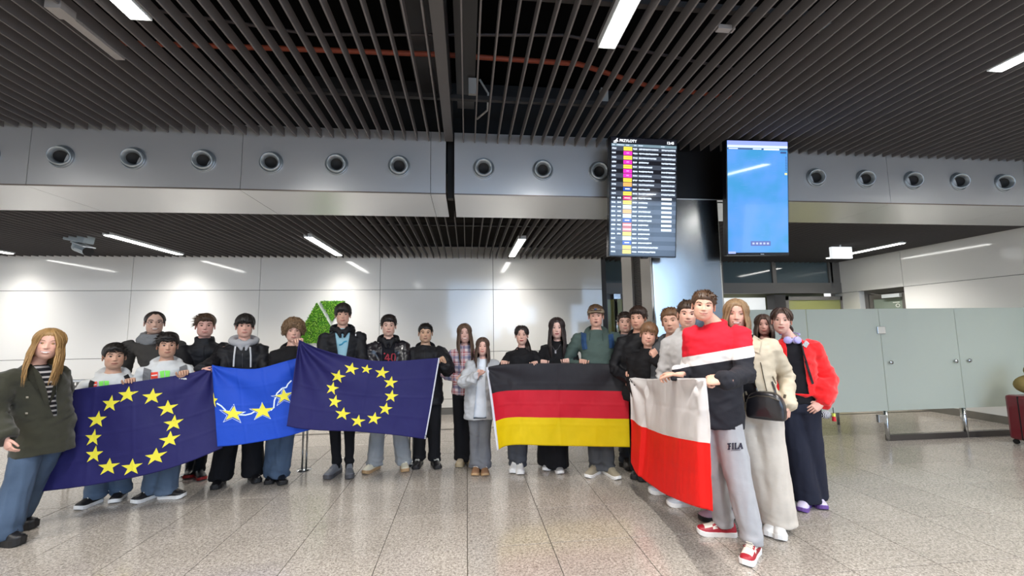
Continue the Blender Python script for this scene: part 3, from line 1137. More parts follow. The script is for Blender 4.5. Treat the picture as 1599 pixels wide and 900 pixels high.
def head_surf(d, fp, feat=True):
    """point of the head surface in direction d (N,3); -y is the face, z up, x the viewer's right"""
    d = np.asarray(d, float)
    d = d / np.linalg.norm(d, axis=1)[:, None]
    w, jw, fem = fp['w'], fp['jaw'], fp['fem']
    e = [((0, .012, .036), (.075 * w, .094, .081)),
         ((0, -.020, -.032), (.061 * w, .068, .083 + .0)),
         ((0, -.004, -.058), (.055 * w * jw, .066, .047))]
    t = sum(ell_exit(d, c, a) ** 12 for c, a in e) ** (1 / 12.)
    p = d * t[:, None]
    if not feat:
        return p
    x, y, z = p[:, 0], p[:, 1], p[:, 2]
    ax = np.abs(x)
    front = np.clip((-y - .01) / .05, 0, 1)
    out = np.zeros_like(x)
    # nose ridge
    k = np.clip((.022 - z) / .046, 0, 1)
    A = (.004 + .019 * k ** 1.2) * fp['nose']
    A *= 1 / (1 + np.exp(-(z + .033) / .0022)) * (1 / (1 + np.exp((z - .03) / .006)))
    out += A * gauss(x, .0062 + .0055 * k)
    out += .0065 * gauss(ax - .0115, .0058) * gauss(z + .027, .0065)
    # sockets, brow, cheeks
    out -= .0105 * gauss(ax - .031, .015) * gauss(z - .008, .011)
    out += (.0035 if not fem else .0015) * gauss(ax - .027, .02) * gauss(z - .028, .008)
    out += .0035 * gauss(ax - .042, .017) * gauss(z + .022, .018)
    out -= .003 * gauss(ax - .05, .014) * gauss(z + .062, .018)
    # mouth
    sm = fp['smile']
    zc = z + .057 - sm * .9 * ax ** 2 * 6
    out += .0045 * gauss(x, .026) * gauss(z + .058, .017)
    out += .0036 * gauss(x, .019 + .006 * sm) * gauss(zc - .0055, .0036)
    out += .0044 * gauss(x, .017 + .006 * sm) * gauss(zc + .0065, .0042)
    out -= .0035 * gauss(x, .022 + .006 * sm) * gauss(zc, .0022)
    out -= .003 * gauss(x, .02) * gauss(z + .079, .005)
    out += .006 * gauss(x, .017) * gauss(z + .099, .012) * (0.7 if fem else 1)
    p = p.copy()
    p[:, 1] -= out * front
    return p


def face_pt(x, z, fp):
    d = np.array([[x, -.085, z]])
    for _ in range(6):
        p = head_surf(d, fp)[0]
        d = d + np.array([[x - p[0], 0, z - p[2]]]) * .9
        s = -.085 / p[1] if p[1] < -.01 else 1
        d[0, 1] = -.085
        d[0, 0] = d[0, 0]
    return Vector(head_surf(d, fp)[0])


LON = np.concatenate([np.linspace(-math.pi, -1.35, 14)[:-1], np.linspace(-1.35, 1.35, 47)[:-1], np.linspace(1.35, math.pi, 14)[:-1]])
LAT = np.concatenate([np.linspace(-math.pi / 2, -.95, 9)[:-1], np.linspace(-.95, .5, 47)[:-1], np.linspace(.5, math.pi / 2, 16)])


def sph_dirs(lon, lat):
    L, T = np.meshgrid(lon, lat)
    return np.stack([np.sin(L) * np.cos(T), -np.cos(L) * np.cos(T), np.sin(T)], -1).reshape(-1, 3)


def grid_faces(nlon, nlat, off=0, wrap=True):
    f = []
    for j in range(nlat - 1):
        for i in range(nlon if wrap else nlon - 1):
            i2 = (i + 1) % nlon
            f.append((off + j * nlon + i, off + j * nlon + i2, off + (j + 1) * nlon + i2, off + (j + 1) * nlon + i))
    return f


def hairline(lon, style):
    """lowest latitude-height z of the hair for a longitude (0 = face)"""
    a = abs(lon)
    key = {'short': [(0, .066), (.45, .062), (.75, .045), (1.05, .0), (1.25, .0), (1.5, .022), (1.85, .015), (2.1, -.05), (3.2, -.072)],
           'fringe': [(0, .04), (.5, .038), (.72, .035), (.95, -.002), (1.25, -.002), (1.5, .02), (1.85, .012), (2.1, -.05), (3.2, -.075)],
           'crop': [(0, .055), (.5, .055), (.75, .045), (1.05, .005), (1.25, .005), (1.5, .025), (1.85, .018), (2.1, -.05), (3.2, -.07)],
           'long': [(0, .07), (.25, .068), (.6, .05), (.85, .0), (1.0, -.05), (1.4, -.09), (2.0, -.1), (3.2, -.1)],
           'tied': [(0, .07), (.3, .067), (.7, .045), (1.0, .01), (1.25, .0), (1.5, .02), (1.85, .0), (2.1, -.05), (3.2, -.075)],
           'curly': [(0, .042), (.5, .035), (.8, .01), (1.1, -.02), (1.5, -.025), (2.1, -.06), (3.2, -.07)],
           'bald': [(0, .088), (.4, .092), (.75, .055), (1.05, .005), (1.25, .0), (1.5, .022), (1.85, .012), (2.1, -.05), (3.2, -.07)]}[style]
    for (a0, z0), (a1, z1) in zip(key[:-1], key[1:]):
        if a <= a1:
            t = (a - a0) / (a1 - a0)
            return z0 + (z1 - z0) * t
    return key[-1][1]


HL = {}


def hl_arr(lon, style):
    if style not in HL:
        g = np.linspace(0, math.pi + .01, 200)
        HL[style] = (g, np.array([hairline(q, style) for q in g]))
    return np.interp(np.abs(lon), *HL[style])


def make_head(mb, sp, H, fp, s, sc):
    """head into mesh builder mb: H 4x4 head frame, s scale"""
    skin, lips, hairc = np.array(sp['skl']), np.array(lin(sp.get('lips', 'B5685E'))), np.array(lin(sp['hc']))
    D = sph_dirs(LON, LAT)
    P = head_surf(D, fp)
    n = len(P)
    col = np.tile(skin, (n, 1))
    x, y, z = P[:, 0], P[:, 1], P[:, 2]
    ax = np.abs(x)
    fr = (y < -.02)
    warm = np.array(lin(sp.get('blush', 'D08C7C')))
    wgt = .38 * (gauss(ax - .04, .016) * gauss(z + .025, .018) + .6 * gauss(x, .012) * gauss(z + .028, .012)) * fr
    col = col * (1 - wgt[:, None]) + warm * wgt[:, None]
    sm = fp['smile']
    zc = z + .057 - sm * .9 * ax ** 2 * 6
    lw = .023 + .007 * sm
    lim = np.clip(1 - (ax / lw) ** 2, 0, 1) ** .6
    up = fr & (zc > 0) & (zc < .0085 * lim) & (ax < lw)
    lo = fr & (zc <= 0) & (zc > -.011 * lim) & (ax < lw)
    lt = 1.0 if fp['fem'] else .7
    for msk in (up, lo):
        col[msk] = skin * (1 - lt) + lips * lt
    line = fr & (np.abs(zc) < .0016) & (ax < lw * 1.05)
    col[line] = np.array(lin('5A2A26'))
    if fp['teeth']:
        op = fr & (zc > -.0062 * lim * fp['teeth']) & (zc < .003 * lim) & (ax < lw * .82)
        col[op] = np.array(lin('EDE6DC'))
    if fp.get('open'):
        op = fr & (zc > -.011) & (zc < .004) & (ax < .013)
        col[op] = np.array(lin('3A1512'))
    nost = fr & (((ax - .007) / .0032) ** 2 + ((z + .0335) / .0026) ** 2 < 1)
    col[nost] = skin * .35
    if sp.get('beard'):
        bm = (y < .0) & (z < -.04) & ~up & ~lo
        wb_ = sp['beard'] * np.clip((-z - .035) / .03, 0, 1)
        col = np.where(bm[:, None], col * (1 - wb_[:, None]) + hairc * wb_[:, None], col)
    lonv = np.tile(LON, len(LAT))
    hm = z > hl_arr(lonv, sp['hs']) + .004
    col[hm] = hairc * .8
    col[:, 3] = 1
    V = [H @ Vector(p * s) for p in P]
    mb.add(V, grid_faces(len(LON), len(LAT)), 0, [tuple(c) for c in col])
    R3 = H.to_3x3()
    # eyes
    white, iris, pup = lin('E4DFDA'), lin(sp.get('iris', '4A3A2A')), (0.004, 0.004, 0.004, 1)
    sk = tuple(skin)
    lid = tuple(skin * .88 + np.array(lin('A86A5C')) * .12)
    for sx in (-1, 1):
        ex, ez = sx * .031 * fp['w'], .009
        sp_ = face_pt(ex, ez, fp)
        c = Vector((ex, sp_.y + .0088, ez))
        nn, mm = 16, 12
        vs, cs = [], []
        for j in range(mm + 1):
            a = math.pi * j / mm * .55
            for i in range(nn):
                b = 2 * math.pi * i / nn
                q = Vector((math.sin(a) * math.cos(b), -math.cos(a), math.sin(a) * math.sin(b)))
                vs.append(H @ ((c + q * .0122) * s))
                cs.append(pup if a < .2 else (iris if a < .5 else white))
        mb.add(vs, grid_faces(nn, mm + 1), 0, cs)
        sq = fp['squint']
        for top in (1, -1):                       # lids: bands of a slightly larger sphere
            a0 = (.30 - .2 * sq) if top == 1 else (-.36 + .16 * sq)
            a1 = 1.35 if top == 1 else -1.2
            vs = []
            nl, ml_ = 12, 5
            for j in range(ml_):
                for i in range(nl):
                    lo_ = -1.25 + 2.5 * i / (nl - 1)
                    u_ = abs(lo_) / 1.25
                    st = a0 * (1 - u_ ** 2.2) + (0.0) * u_
                    el = st + (a1 - st) * j / (ml_ - 1)
                    r = .0134 if j < 4 else .0118
                    q = Vector((math.sin(lo_) * math.cos(el), -math.cos(lo_) * math.cos(el), math.sin(el)))
                    vs.append(H @ ((c + q * r) * s))
            cs = [((.02, .015, .012, 1) if (k < nl and top == 1) else lid) for k in range(len(vs))]
            mb.add(vs, grid_faces(nl, ml_, wrap=False), 0, cs)
        # brow
        bc = tuple(np.append(np.array(lin(sp.get('bc', sp['hc'])))[:3] * .75, 1))
        pts, rr = [], []
        for q, (bx, bz) in enumerate(((.013, .0265), (.022, .031), (.034, .0335), (.044, .031), (.051, .026))):
            p = face_pt(sx * bx * fp['w'], bz, fp)
            pts.append(H @ (p * s))
            rr.append(((.0038, .0016) if not fp['fem'] else (.0024, .0012)) if 0 < q < 4 else (.0014, .0008))
        rr = [(a * s, b * s) for a, b in rr]
        mb.tube(pts, rr, 6, ref=R3 @ Vector((0, -1, 0)), col=bc)
        # ear
        E = Matrix.Rotation(sx * .42, 3, 'Z') @ Matrix.Rotation(.15, 3, 'X')
        ec = Vector((sx * .0735 * fp['w'], .012, -.004))
        nn, mm = 12, 9
        vs, cs = [], []
        for j in range(mm + 1):
            a = math.pi * j / mm
            for i in range(nn):
                b = 2 * math.pi * i / nn
                q = Vector((sx * math.cos(a) * .0065, math.sin(a) * math.cos(b) * .0185, math.sin(a) * math.sin(b) * .031))
                rr_ = math.sin(a)
                if math.cos(a) > 0:
                    q.x -= sx * .007 * (1 - rr_) ** .5
                q.y += (.004 if q.z > 0 else -.003)
                vs.append(H @ ((ec + E @ q) * s))
                cs.append(tuple(skin * (1 if rr_ > .6 else .72)))
        mb.add(vs, grid_faces(nn, mm + 1), 0, cs)


# ------------------------------------------------------------------ hair
def make_hair(sp, H, fp, s, seed):
    rnd = random.Random(seed)
    mb = MB()
    st = sp['hs']
    vol = sp.get('vol', 1.0)
    lon = np.linspace(-math.pi, math.pi, 73)[:-1]
    lat = np.linspace(-1.2, math.pi / 2, 48)
    D = sph_dirs(lon, lat)
    P = head_surf(D, fp, feat=False)
    L = np.tile(lon, len(lat))
    hz = hl_arr(L, st) + np.array([.007 * noise.noise(Vector((math.sin(q) * 5 + seed, math.cos(q) * 5, 0))) + .005 * noise.noise(Vector((q * 9, seed, 0))) for q in L])
    z = P[:, 2]
    ramp = np.clip((z - hz) / .012, -1, 1)
    top = np.clip((z - .02) / .08, 0, 1)
    aL = np.abs(L)
    th = {'short': .006 + .017 * top * vol, 'crop': .004 + .010 * top * vol, 'fringe': .009 + .013 * top * vol + .004 * (aL < .9),
          'long': .010 + .006 * top, 'tied': .006 + .004 * top, 'curly': .026 + .014 * top, 'bald': .005 + .001 * top}[st]
    th = th * np.ones_like(z)
    nz = np.array([noise.noise(Vector((math.sin(l_) * 9, math.cos(l_) * 9, zz * 30 + seed))) for l_, zz in zip(L, z)])
    fine = np.array([noise.noise(Vector((l_ * 14, 0, zz * 12 + seed))) for l_, zz in zip(L, z)])
    if st == 'curly':
        th *= 1 + .55 * nz
    else:
        th *= 1 + .22 * nz + .22 * fine
    if st == 'long' or st == 'tied':
        part = np.exp(-((P[:, 0] - sp.get('part', 0) * .03) / .006) ** 2) * (P[:, 1] < .05)
        th -= .003 * part
    r = np.linalg.norm(P, axis=1)
    off = np.where(ramp >= 0, th * ramp ** .6, -.006)
    Q = P * ((r + off) / r)[:, None]
    mb.add([H @ Vector(p * s) for p in Q], grid_faces(72, 48), 0)

    def sp_pt(lo, la, o):
        d = np.array([[math.sin(lo) * math.cos(la), -math.cos(lo) * math.cos(la), math.sin(la)]])
        p = head_surf(d, fp, feat=False)[0]
        rr = np.linalg.norm(p)
        return Vector(p * (rr + o) / rr)

    def clump(pts, w, flat=.4):
        n = len(pts)
        rad = []
        for i in range(n):
            t = i / (n - 1)
            a = w * (1 - t ** 3) * (.7 + .3 * math.sin(min(1, t * 3) * math.pi / 2)) + .0006
            rad.append((a * s, a * s * flat))
        mb.tube([H @ (p * s) for p in pts], rad, 4, cap=False)

    if st in ('short', 'crop', 'fringe', 'bald'):
        N = {'short': 190, 'crop': 130, 'fringe': 220, 'bald': 50}[st]
        for k in range(N):
            lo = rnd.uniform(-math.pi, math.pi)
            la = math.asin(rnd.uniform(.15, 1))
            p = sp_pt(lo, la, 0)
            if p.z < hairline(lo, st) + .006:
                continue
            if st == 'bald' and p.z > .06:
                continue
            tp = max(0, min(1, (p.z - .02) / .08))
            h0 = (.004 + .014 * tp) * vol
            # hair flows forward on the top, down at the sides
            sweep = sp.get('sweep', 0)
            if st == 'fringe':
                dz, dy, dx = -.014 - .01 * tp, -.016 * tp, sweep * .012
            elif st == 'short':
                dz, dy, dx = -.010 * (1 - tp) + .002 * tp, -.014 * tp + .004, sweep * .014 + rnd.uniform(-.006, .006)
            else:
                dz, dy, dx = -.008 * (1 - tp), -.01 * tp, sweep * .008
            d = Vector((dx + rnd.uniform(-.004, .004), dy + rnd.uniform(-.004, .004), dz + rnd.uniform(-.003, .003)))
            nrm = p.normalized()
            pts = [p + nrm * h0 * .5]
            for q in range(1, 4):
                pn = pts[-1] + d * .75 + nrm * (h0 * .28 if q < 3 else -.0015)
                pts.append(pn)
            clump(pts, rnd.uniform(.0028, .0048), .6)
        if st in ('fringe', 'short'):
            for k in range(34):
                lo = -.78 + 1.56 * k / 33
                p = sp_pt(lo, .62, .012)
                e = sp_pt(lo + sweep * .1 + rnd.uniform(-.05, .05), .0, .0)
                zend = (.036 if st == 'fringe' else sp.get('fz', .056)) + rnd.uniform(-.009, .009)
                pe = face_pt(max(-.068, min(.068, .082 * math.sin(lo) + sweep * .006)), zend, fp)
                mid = (p + pe) * .5 + Vector((0, -.014, .012))
                clump([p, mid, pe + Vector((sweep * .006, -.006, .008)), pe + Vector((sweep * .012, -.003, -.004))], .0055, .4)
    if st == 'curly':
        for k in range(460):
            lo = rnd.uniform(-math.pi, math.pi)
            la = math.asin(rnd.uniform(-.3, 1))
            p = sp_pt(lo, la, rnd.uniform(.012, .032))
            if p.z < hairline(lo, st) + .0:
                continue
            nrm = p.normalized()
            a1 = nrm.orthogonal().normalized()
            a2 = nrm.cross(a1)
            R_ = rnd.uniform(.007, .015)
            ph = rnd.uniform(0, 6.28)
            pts = [p + nrm * (q * .0045) + a1 * (R_ * math.cos(ph + q * 1.1)) + a2 * (R_ * math.sin(ph + q * 1.1)) for q in range(6)]
            clump(pts, .0042, .7)
    if st in ('long', 'tied'):
        Lh = sp.get('len', .33)
        N = 150 if st == 'long' else 60
        for k in range(N):
            side = -1 if k % 2 else 1
            lo = side * rnd.uniform(.5 if st == 'long' else .3, math.pi)
            px_ = sp.get('part', 0) * .03
            start = Vector((px_ + side * .004, rnd.uniform(-.075, .06), 0))
            lay = rnd.uniform(.006, .016)
            la0 = rnd.uniform(.95, 1.35)
            pts = []
            steps = [la0 + (0.05 - la0) * q / 4 for q in range(5)]
            lo0 = lo * (.45 if abs(lo) < 1.6 else 1)
            for q, la in enumerate(steps):
                t = q / 4
                l2 = lo0 + (lo - lo0) * t
                l2 = side * max(abs(l2), .25 + .42 * t)
                pts.append(sp_pt(l2, la, lay))
            if st == 'long':
                e = pts[-1]
                aa = abs(lo)
                fwd = max(0, min(1, (1.9 - aa) / 1.1))
                wob = rnd.uniform(-.006, .006)
                fl = sp.get('fwd', 1.0)
                ll = Lh * rnd.uniform(.86, 1.03)
                for q in range(1, 8):
                    t = q / 7
                    zz = e.z - ll * t
                    x = e.x * (1 + .12 * t) + side * .012 * math.sin(t * 3.1) + wob * math.sin(t * 7 + k)
                    y = e.y + (-.045 * fwd * fl + .03 * (1 - fwd)) * min(1, t * 2.2) + wob * math.cos(t * 5 + k)
                    if zz < -.12 and fwd > 0:
                        y -= .035 * fwd * fl * min(1, (-.12 - zz) / .12)
                    pts.append(Vector((x, y, zz)))
                clump(pts, rnd.uniform(.006, .0095), .35)
            else:
                clump(pts[:5], .006, .3)
        if st == 'long':                              # a closed curtain behind the clumps
            for side in (-1, 1):
                nl, nn = 14, 12
                vs = []
                for j in range(nn):
                    t = j / (nn - 1)
                    for i in range(nl):
                        aa = .95 + (math.pi - .95) * i / (nl - 1)
                        e = sp_pt(side * aa, .15, .006)
                        fwd = max(0, min(1, (1.9 - aa) / 1.1))
                        ll = Lh * .9
                        zz = e.z - ll * t
                        x = e.x * (1 + .06 * t)
                        y = e.y + (-.045 * fwd + .03 * (1 - fwd)) * min(1, t * 2.2)
                        if zz < -.12:
                            y -= .03 * fwd * min(1, (-.12 - zz) / .12)
                        vs.append(H @ (Vector((x, y, zz)) * s))
                mb.add(vs, grid_faces(nl, nn, wrap=False))
        else:
            tl = sp.get('tail', (.03, -.05))          # ponytail brought to one side
            base = sp_pt(math.pi, .1, .01)
            for k in range(46):
                o = Vector((rnd.uniform(-.018, .018), rnd.uniform(-.012, .012), 0))
                pts = [base + o * .4, base + Vector((tl[0] * .6, .02, -.03)) + o]
                for q in range(1, 8):
                    t = q / 7
                    pts.append(base + Vector((tl[0] * (1 + t * 1.3), .02 - (.14 if sp.get('tfront') else .0) * min(1, t * 2), -.03 - (sp.get('len', .25)) * t)) + o * (1 + math.sin(t * 3) * .9))
                clump(pts, .0075, .5)
    return mb


# ------------------------------------------------------------------ cloth volumes
def remesh(mb, voxel, name, smooth=5):
    me = mb.mesh(name, [])
    ob = bpy.data.objects.new(name, me)
    COL.objects.link(ob)
    r = ob.modifiers.new('r', 'REMESH')
    r.mode = 'VOXEL'
    r.voxel_size = voxel
    if smooth:
        sm_ = ob.modifiers.new('s', 'SMOOTH')
        sm_.factor = .5
        sm_.iterations = smooth
    dg = bpy.context.evaluated_depsgraph_get()
    out = bpy.data.meshes.new_from_object(ob.evaluated_get(dg))
    bpy.data.objects.remove(ob)
    bpy.data.meshes.remove(me)
    return out


def folds(me, amp, seed, centres=(), fscale=11.0, vert=False):
    """cloth folds: ridged noise pushed along the normals, stronger near the bends"""
    n = len(me.vertices)
    co = np.empty(n * 3, np.float32)
    no = np.empty(n * 3, np.float32)
    me.vertices.foreach_get('co', co)
    me.vertex_normals.foreach_get('vector', no)
    co, no = co.reshape(-1, 3), no.reshape(-1, 3)
    w = np.full(n, .55, np.float32)
    for c, r, g_ in centres:
        d2 = ((co - np.array(c)) ** 2).sum(1)
        w += g_ * np.exp(-d2 / r ** 2)
    h = np.empty(n, np.float32)
    so = seed * 7.3
    hz_ = w - .55
    for i in range(n):
        x, y, z = co[i]
        if vert:
            k = min(1.0, hz_[i])
            a1 = noise.noise((x * fscale * 1.5 + so, y * fscale * 1.5, z * fscale * .3))
            a2 = noise.noise((x * fscale * .5 + so, y * fscale * .5, z * fscale * 1.3 + x * 5)) if k > .05 else a1
            h[i] = (1 - 3.2 * abs(a1)) * (1 - k) * .8 + (1 - 3.2 * abs(a2)) * k
            continue
        a = noise.noise((x * fscale * .55 + so, y * fscale * .55, z * fscale + x * 4))
        b = noise.noise((x * fscale * 1.3, y * fscale * 1.3 + so, z * fscale * 2.2 - x * 5))
        h[i] = (1 - 3.2 * abs(a)) + .5 * (1 - 3 * abs(b))
    co = co + no * (h * w * amp * 1.55)[:, None]
    me.vertices.foreach_set('co', co.ravel())
    me.update()


def loft_torso(mb, secs, n=20):
    """secs: list of (centre, rx, ry, right vector, fwd vector)"""
    vs = []
    for c, rx, ry, R_, F_ in secs:
        for k in range(n):
            a = 2 * math.pi * k / n
            ca, sa = math.cos(a), math.sin(a)
            q = (abs(ca) ** .85) * (1 if ca > 0 else -1)
            vs.append(Vector(c) + R_ * (rx * q) + F_ * (ry * (abs(sa) ** .9) * (1 if sa > 0 else -1)))
    m_ = len(secs)
    fs = grid_faces(n, m_)
    fs.append(tuple(reversed(range(n))))
    fs.append(tuple(range((m_ - 1) * n, m_ * n)))
    mb.add(vs, fs)


def ik(S, W, l1, l2, pole):
    d = W - S
    L = d.length
    if L > (l1 + l2) * .995:
        k = L / ((l1 + l2) * .995)
        l1, l2 = l1 * k, l2 * k
    L = max(L, abs(l1 - l2) + .01)
    a = (l1 * l1 - l2 * l2 + L * L) / (2 * L)
    h = math.sqrt(max(l1 * l1 - a * a, 0))
    u = d.normalized()
    q = (Vector(pole) - u * Vector(pole).dot(u)).normalized()
    return S + u * a + q * h


def make_hand(mb, W, d, n, s_, k, col, curl=(.5, .7, .5), spread=.06, thumb_in=.4):
    """W wrist, d finger direction, n palm normal, s_ thumb side, k size"""
    d = d.normalized()
    n = (n - d * n.dot(d)).normalized()
    s_ = (s_ - d * s_.dot(d) - n * s_.dot(n)).normalized()
    col = tuple(col)
    P = [W - d * .05 * k, W, W + d * .03 * k, W + d * .06 * k, W + d * .088 * k, W + d * .094 * k]
    R = [(.026, .02), (.025, .018), (.034, .017), (.041, .0155), (.041, .013), (.034, .008)]
    mb.tube(P, [(a * k, b * k) for a, b in R], 12, ref=n, col=col)
    for i, (o, L) in enumerate(((.029, .068), (.0098, .076), (-.0098, .071), (-.028, .056))):
        p = W + d * (.085 - .004 * abs(i - 1)) * k + s_ * o * k
        a = 0
        pts = [p - d * .012 * k, p]
        dd = d + s_ * spread * (1.5 - i)
        for q, seg in enumerate((.45, .32, .23)):
            a += curl[q] * (1 + .08 * i)
            v = dd * math.cos(a) + n * math.sin(a)
            pts.append(pts[-1] + v.normalized() * (L * seg * k))
        rr = [.0088, .009, .0084, .0076, .006]
        mb.tube(pts, [r * k for r in rr], 7, ref=s_, col=col, dome=True)
    p0 = W + d * .028 * k + s_ * .022 * k
    v1 = (d * .62 + s_ * .75 + n * thumb_in * .6).normalized()
    v2 = (d * .9 + s_ * .3 + n * thumb_in).normalized()
    v3 = (d * .95 + s_ * (.1 - .2 * thumb_in) + n * thumb_in * 1.1).normalized()
    p1 = p0 + v1 * .034 * k
    p2 = p1 + v2 * .030 * k
    p3 = p2 + v3 * .024 * k
    mb.tube([p0, p1, p2, p3], [r * k for r in (.014, .0105, .0095, .0075)], 7, ref=n, col=col, dome=True)


# ------------------------------------------------------------------ things laid on cloth
class Lay:
    """drops outlines, given where the photo shows them, onto an already built garment surface"""
    def __init__(s, objs, y):
        vs, fs = [], []
        for o in objs:
            b = len(vs)
            mw = o.matrix_world
            vs += [mw @ v.co for v in o.data.vertices]
            fs += [tuple(i + b for i in p.vertices) for p in o.data.polygons]
        s.t = BVHTree.FromPolygons(vs, fs)
        s.y = y

    def hit(s, u, v, off=.004):
        d = ray(u, v).normalized()
        loc, nrm, idx, dist = s.t.ray_cast(EYEP, d)
        if loc is None:
            return None
        return loc - d * off

    def strip(s, mb, pts, w, off=.004, mi=0, thick=.003):
        P = []
        for (a, b) in zip(pts[:-1], pts[1:]):
            n = max(1, int(math.hypot(b[0] - a[0], b[1] - a[1]) / 2.5))
            for q in range(n):
                P.append((a[0] + (b[0] - a[0]) * q / n, a[1] + (b[1] - a[1]) * q / n))
        P.append(pts[-1])
        vs = []
        last = None
        for i, p in enumerate(P):
            q0, q1 = P[max(0, i - 1)], P[min(len(P) - 1, i + 1)]
            dx, dy = q1[0] - q0[0], q1[1] - q0[1]
            L = math.hypot(dx, dy) or 1
            nx_, ny_ = -dy / L * w / 2, dx / L * w / 2
            A = s.hit(p[0] + nx_, p[1] + ny_, off)
            B = s.hit(p[0] - nx_, p[1] - ny_, off)
            C = s.hit(p[0], p[1], off + thick)
            if A is None or B is None or C is None:
                continue
            if max(abs(A.y - C.y), abs(B.y - C.y)) > .08:
                continue
            vs.append((A, C, B))
        V = [q for t_ in vs for q in t_]
        F = []
        for i in range(len(vs) - 1):
            if (vs[i][1] - vs[i + 1][1]).length < .09:
                F += [(i * 3, i * 3 + 1, i * 3 + 4, i * 3 + 3), (i * 3 + 1, i * 3 + 2, i * 3 + 5, i * 3 + 4)]
        if F:
            mb.add(V, F, mi)

    def patch(s, mb, poly, mi=0, off=.004, step=2.0):
        """filled outline, sampled on a grid"""
        us, vs_ = [p[0] for p in poly], [p[1] for p in poly]
        u0, u1, v0, v1 = min(us), max(us), min(vs_), max(vs_)
        nu, nv = max(2, int((u1 - u0) / step)), max(2, int((v1 - v0) / step))
        ring_ = []
        c = (sum(us) / len(us), sum(vs_) / len(vs_))
        n = len(poly)
        V, F = [], []
        K = max(2, int(max(u1 - u0, v1 - v0) / 2 / step))
        edge = []
        for i in range(n):
            a, b = poly[i], poly[(i + 1) % n]
            m_ = max(1, int(math.hypot(b[0] - a[0], b[1] - a[1]) / step))
            edge += [(a[0] + (b[0] - a[0]) * q / m_, a[1] + (b[1] - a[1]) * q / m_) for q in range(m_)]
        cc_ = s.hit(c[0], c[1], off)
        if cc_ is None:
            return
        M_ = len(edge)
        lastv = cc_
        for k in range(1, K + 1):
            for e in edge:
                h = s.hit(c[0] + (e[0] - c[0]) * k / K, c[1] + (e[1] - c[1]) * k / K, off)
                V.append(h if h is not None else lastv)
                lastv = V[-1]
        V.append(cc_)
        for i in range(M_):
            F.append((M_ * K, i, (i + 1) % M_))
        for k in range(K - 1):
            for i in range(M_):
                F.append((k * M_ + i, (k + 1) * M_ + i, (k + 1) * M_ + (i + 1) % M_, k * M_ + (i + 1) % M_))
        F = [f for f in F if max((V[f[0]] - V[j]).length for j in f) < .1]
        mb.add(V, F, mi)


def localise(mb, t):
    inv = t.matrix_world.inverted()
    mb.v = [tuple(inv @ Vector(p)) for p in mb.v]
    return mb


# ------------------------------------------------------------------ shoes
def make_shoe(t, toe, heel, ank, spec, L=.27):
    """toe, heel on the floor and ankle in the wearer's frame"""
    f = (toe - heel)
    f.z = 0
    f.normalize()
    r = Vector((f.y, -f.x, 0))
    up, sole_c, lace_c = spec[0], spec[1], spec[2] if len(spec) > 2 else None
    chunky = spec[3] if len(spec) > 3 else 1.0
    c = (toe + heel) / 2
    c.z = heel.z
    sh = .026 * chunky
    prof = [(-.5, .018), (-.47, .032), (-.4, .038), (-.2, .036), (0, .038), (.15, .045), (.3, .047), (.4, .042), (.46, .032), (.495, .014)]
    m = MB()
    pts = [(a, w) for a, w in prof] + [(a, -w) for a, w in reversed(prof)]
    n = len(pts)
    vs = []
    for (zz, k) in ((0, .97), (.004, 1.0), (sh, 1.03 * (.9 + .1 * chunky)), (sh + .003, .97)):
        for a, w in pts:
            lift = max(0, a - .3) ** 2 * .35
            vs.append(c + f * (a * L * (1 if k > .99 else .985)) + r * (w * k) + Vector((0, 0, zz + lift)))
    fs = [tuple(range(n)), tuple(range(3 * n, 4 * n))]
    for j in range(3):
        fs += [(j * n + i, j * n + (i + 1) % n, (j + 1) * n + (i + 1) % n, (j + 1) * n + i) for i in range(n)]
    m.add(vs, fs)
    sole_mb = m
    # upper
    H = [(-.49, .012, .02, 0), (-.47, .03, .055, 0), (-.42, .034, .078, 0), (-.34, .036, .085, 0), (-.2, .037, .088, .0), (-.08, .037, .082, 0), (.02, .039, .068, 0), (.12, .042, .055, 0),
         (.22, .044, .044, 0), (.32, .043, .036, 0), (.41, .036, .028, 0), (.465, .024, .018, 0), (.488, .008, .006, 0)]
    nn = 17
    U = MB()
    vs = []
    for a, w, h, _ in H:
        lift = max(0, a - .3) ** 2 * .35
        for k in range(nn):
            th = math.pi * k / (nn - 1)
            x = math.cos(th)
            zz = math.sin(th)
            vs.append(c + f * (a * L) + r * (w * (abs(x) ** .75) * (1 if x > 0 else -1)) + Vector((0, 0, sh - .002 + lift + h * (zz ** .85))))
    fs = grid_faces(nn, len(H), wrap=False)
    mi = []
    zone = spec[4] if len(spec) > 4 else None
    mats = [up]
    if zone:
        mats = [up, zone[0]]
        for j in range(len(H) - 1):
            for k in range(nn - 1):
                a = (H[j][0] + H[j + 1][0]) / 2
                th = (k + .5) / (nn - 1)
                mi.append(1 if zone[1](a, min(th, 1 - th)) else 0)
    U.add(vs, fs, mi or 0)
    o = U.build('shoe', mats, t, smooth=True)
    sole_mb.build('sole', sole_c, o)
    if lace_c:
        m = MB()
        for q in range(5):
            a = .12 - q * .055
            j = [h for h in H if h[0] <= a][-1]
            k = [h for h in H if h[0] > a][0]
            tt = (a - j[0]) / (k[0] - j[0])
            w, h = j[1] + (k[1] - j[1]) * tt, j[2] + (k[2] - j[2]) * tt
            P = []
            for th in (55, 75, 90, 105, 125):
                x, zz = math.cos(math.radians(th)), math.sin(math.radians(th))
                P.append(c + f * (a * L + (th - 90) * .0003) + r * (w * (abs(x) ** .75) * (1 if x > 0 else -1)) + Vector((0, 0, sh + .003 + h * zz ** .85)))
            m.tube(P, .0028, 5)
        m.build('lace', lace_c, o)
    if len(spec) > 5 and spec[5]:
        spec[5](t, o, c, f, r, L, sh)
    return o


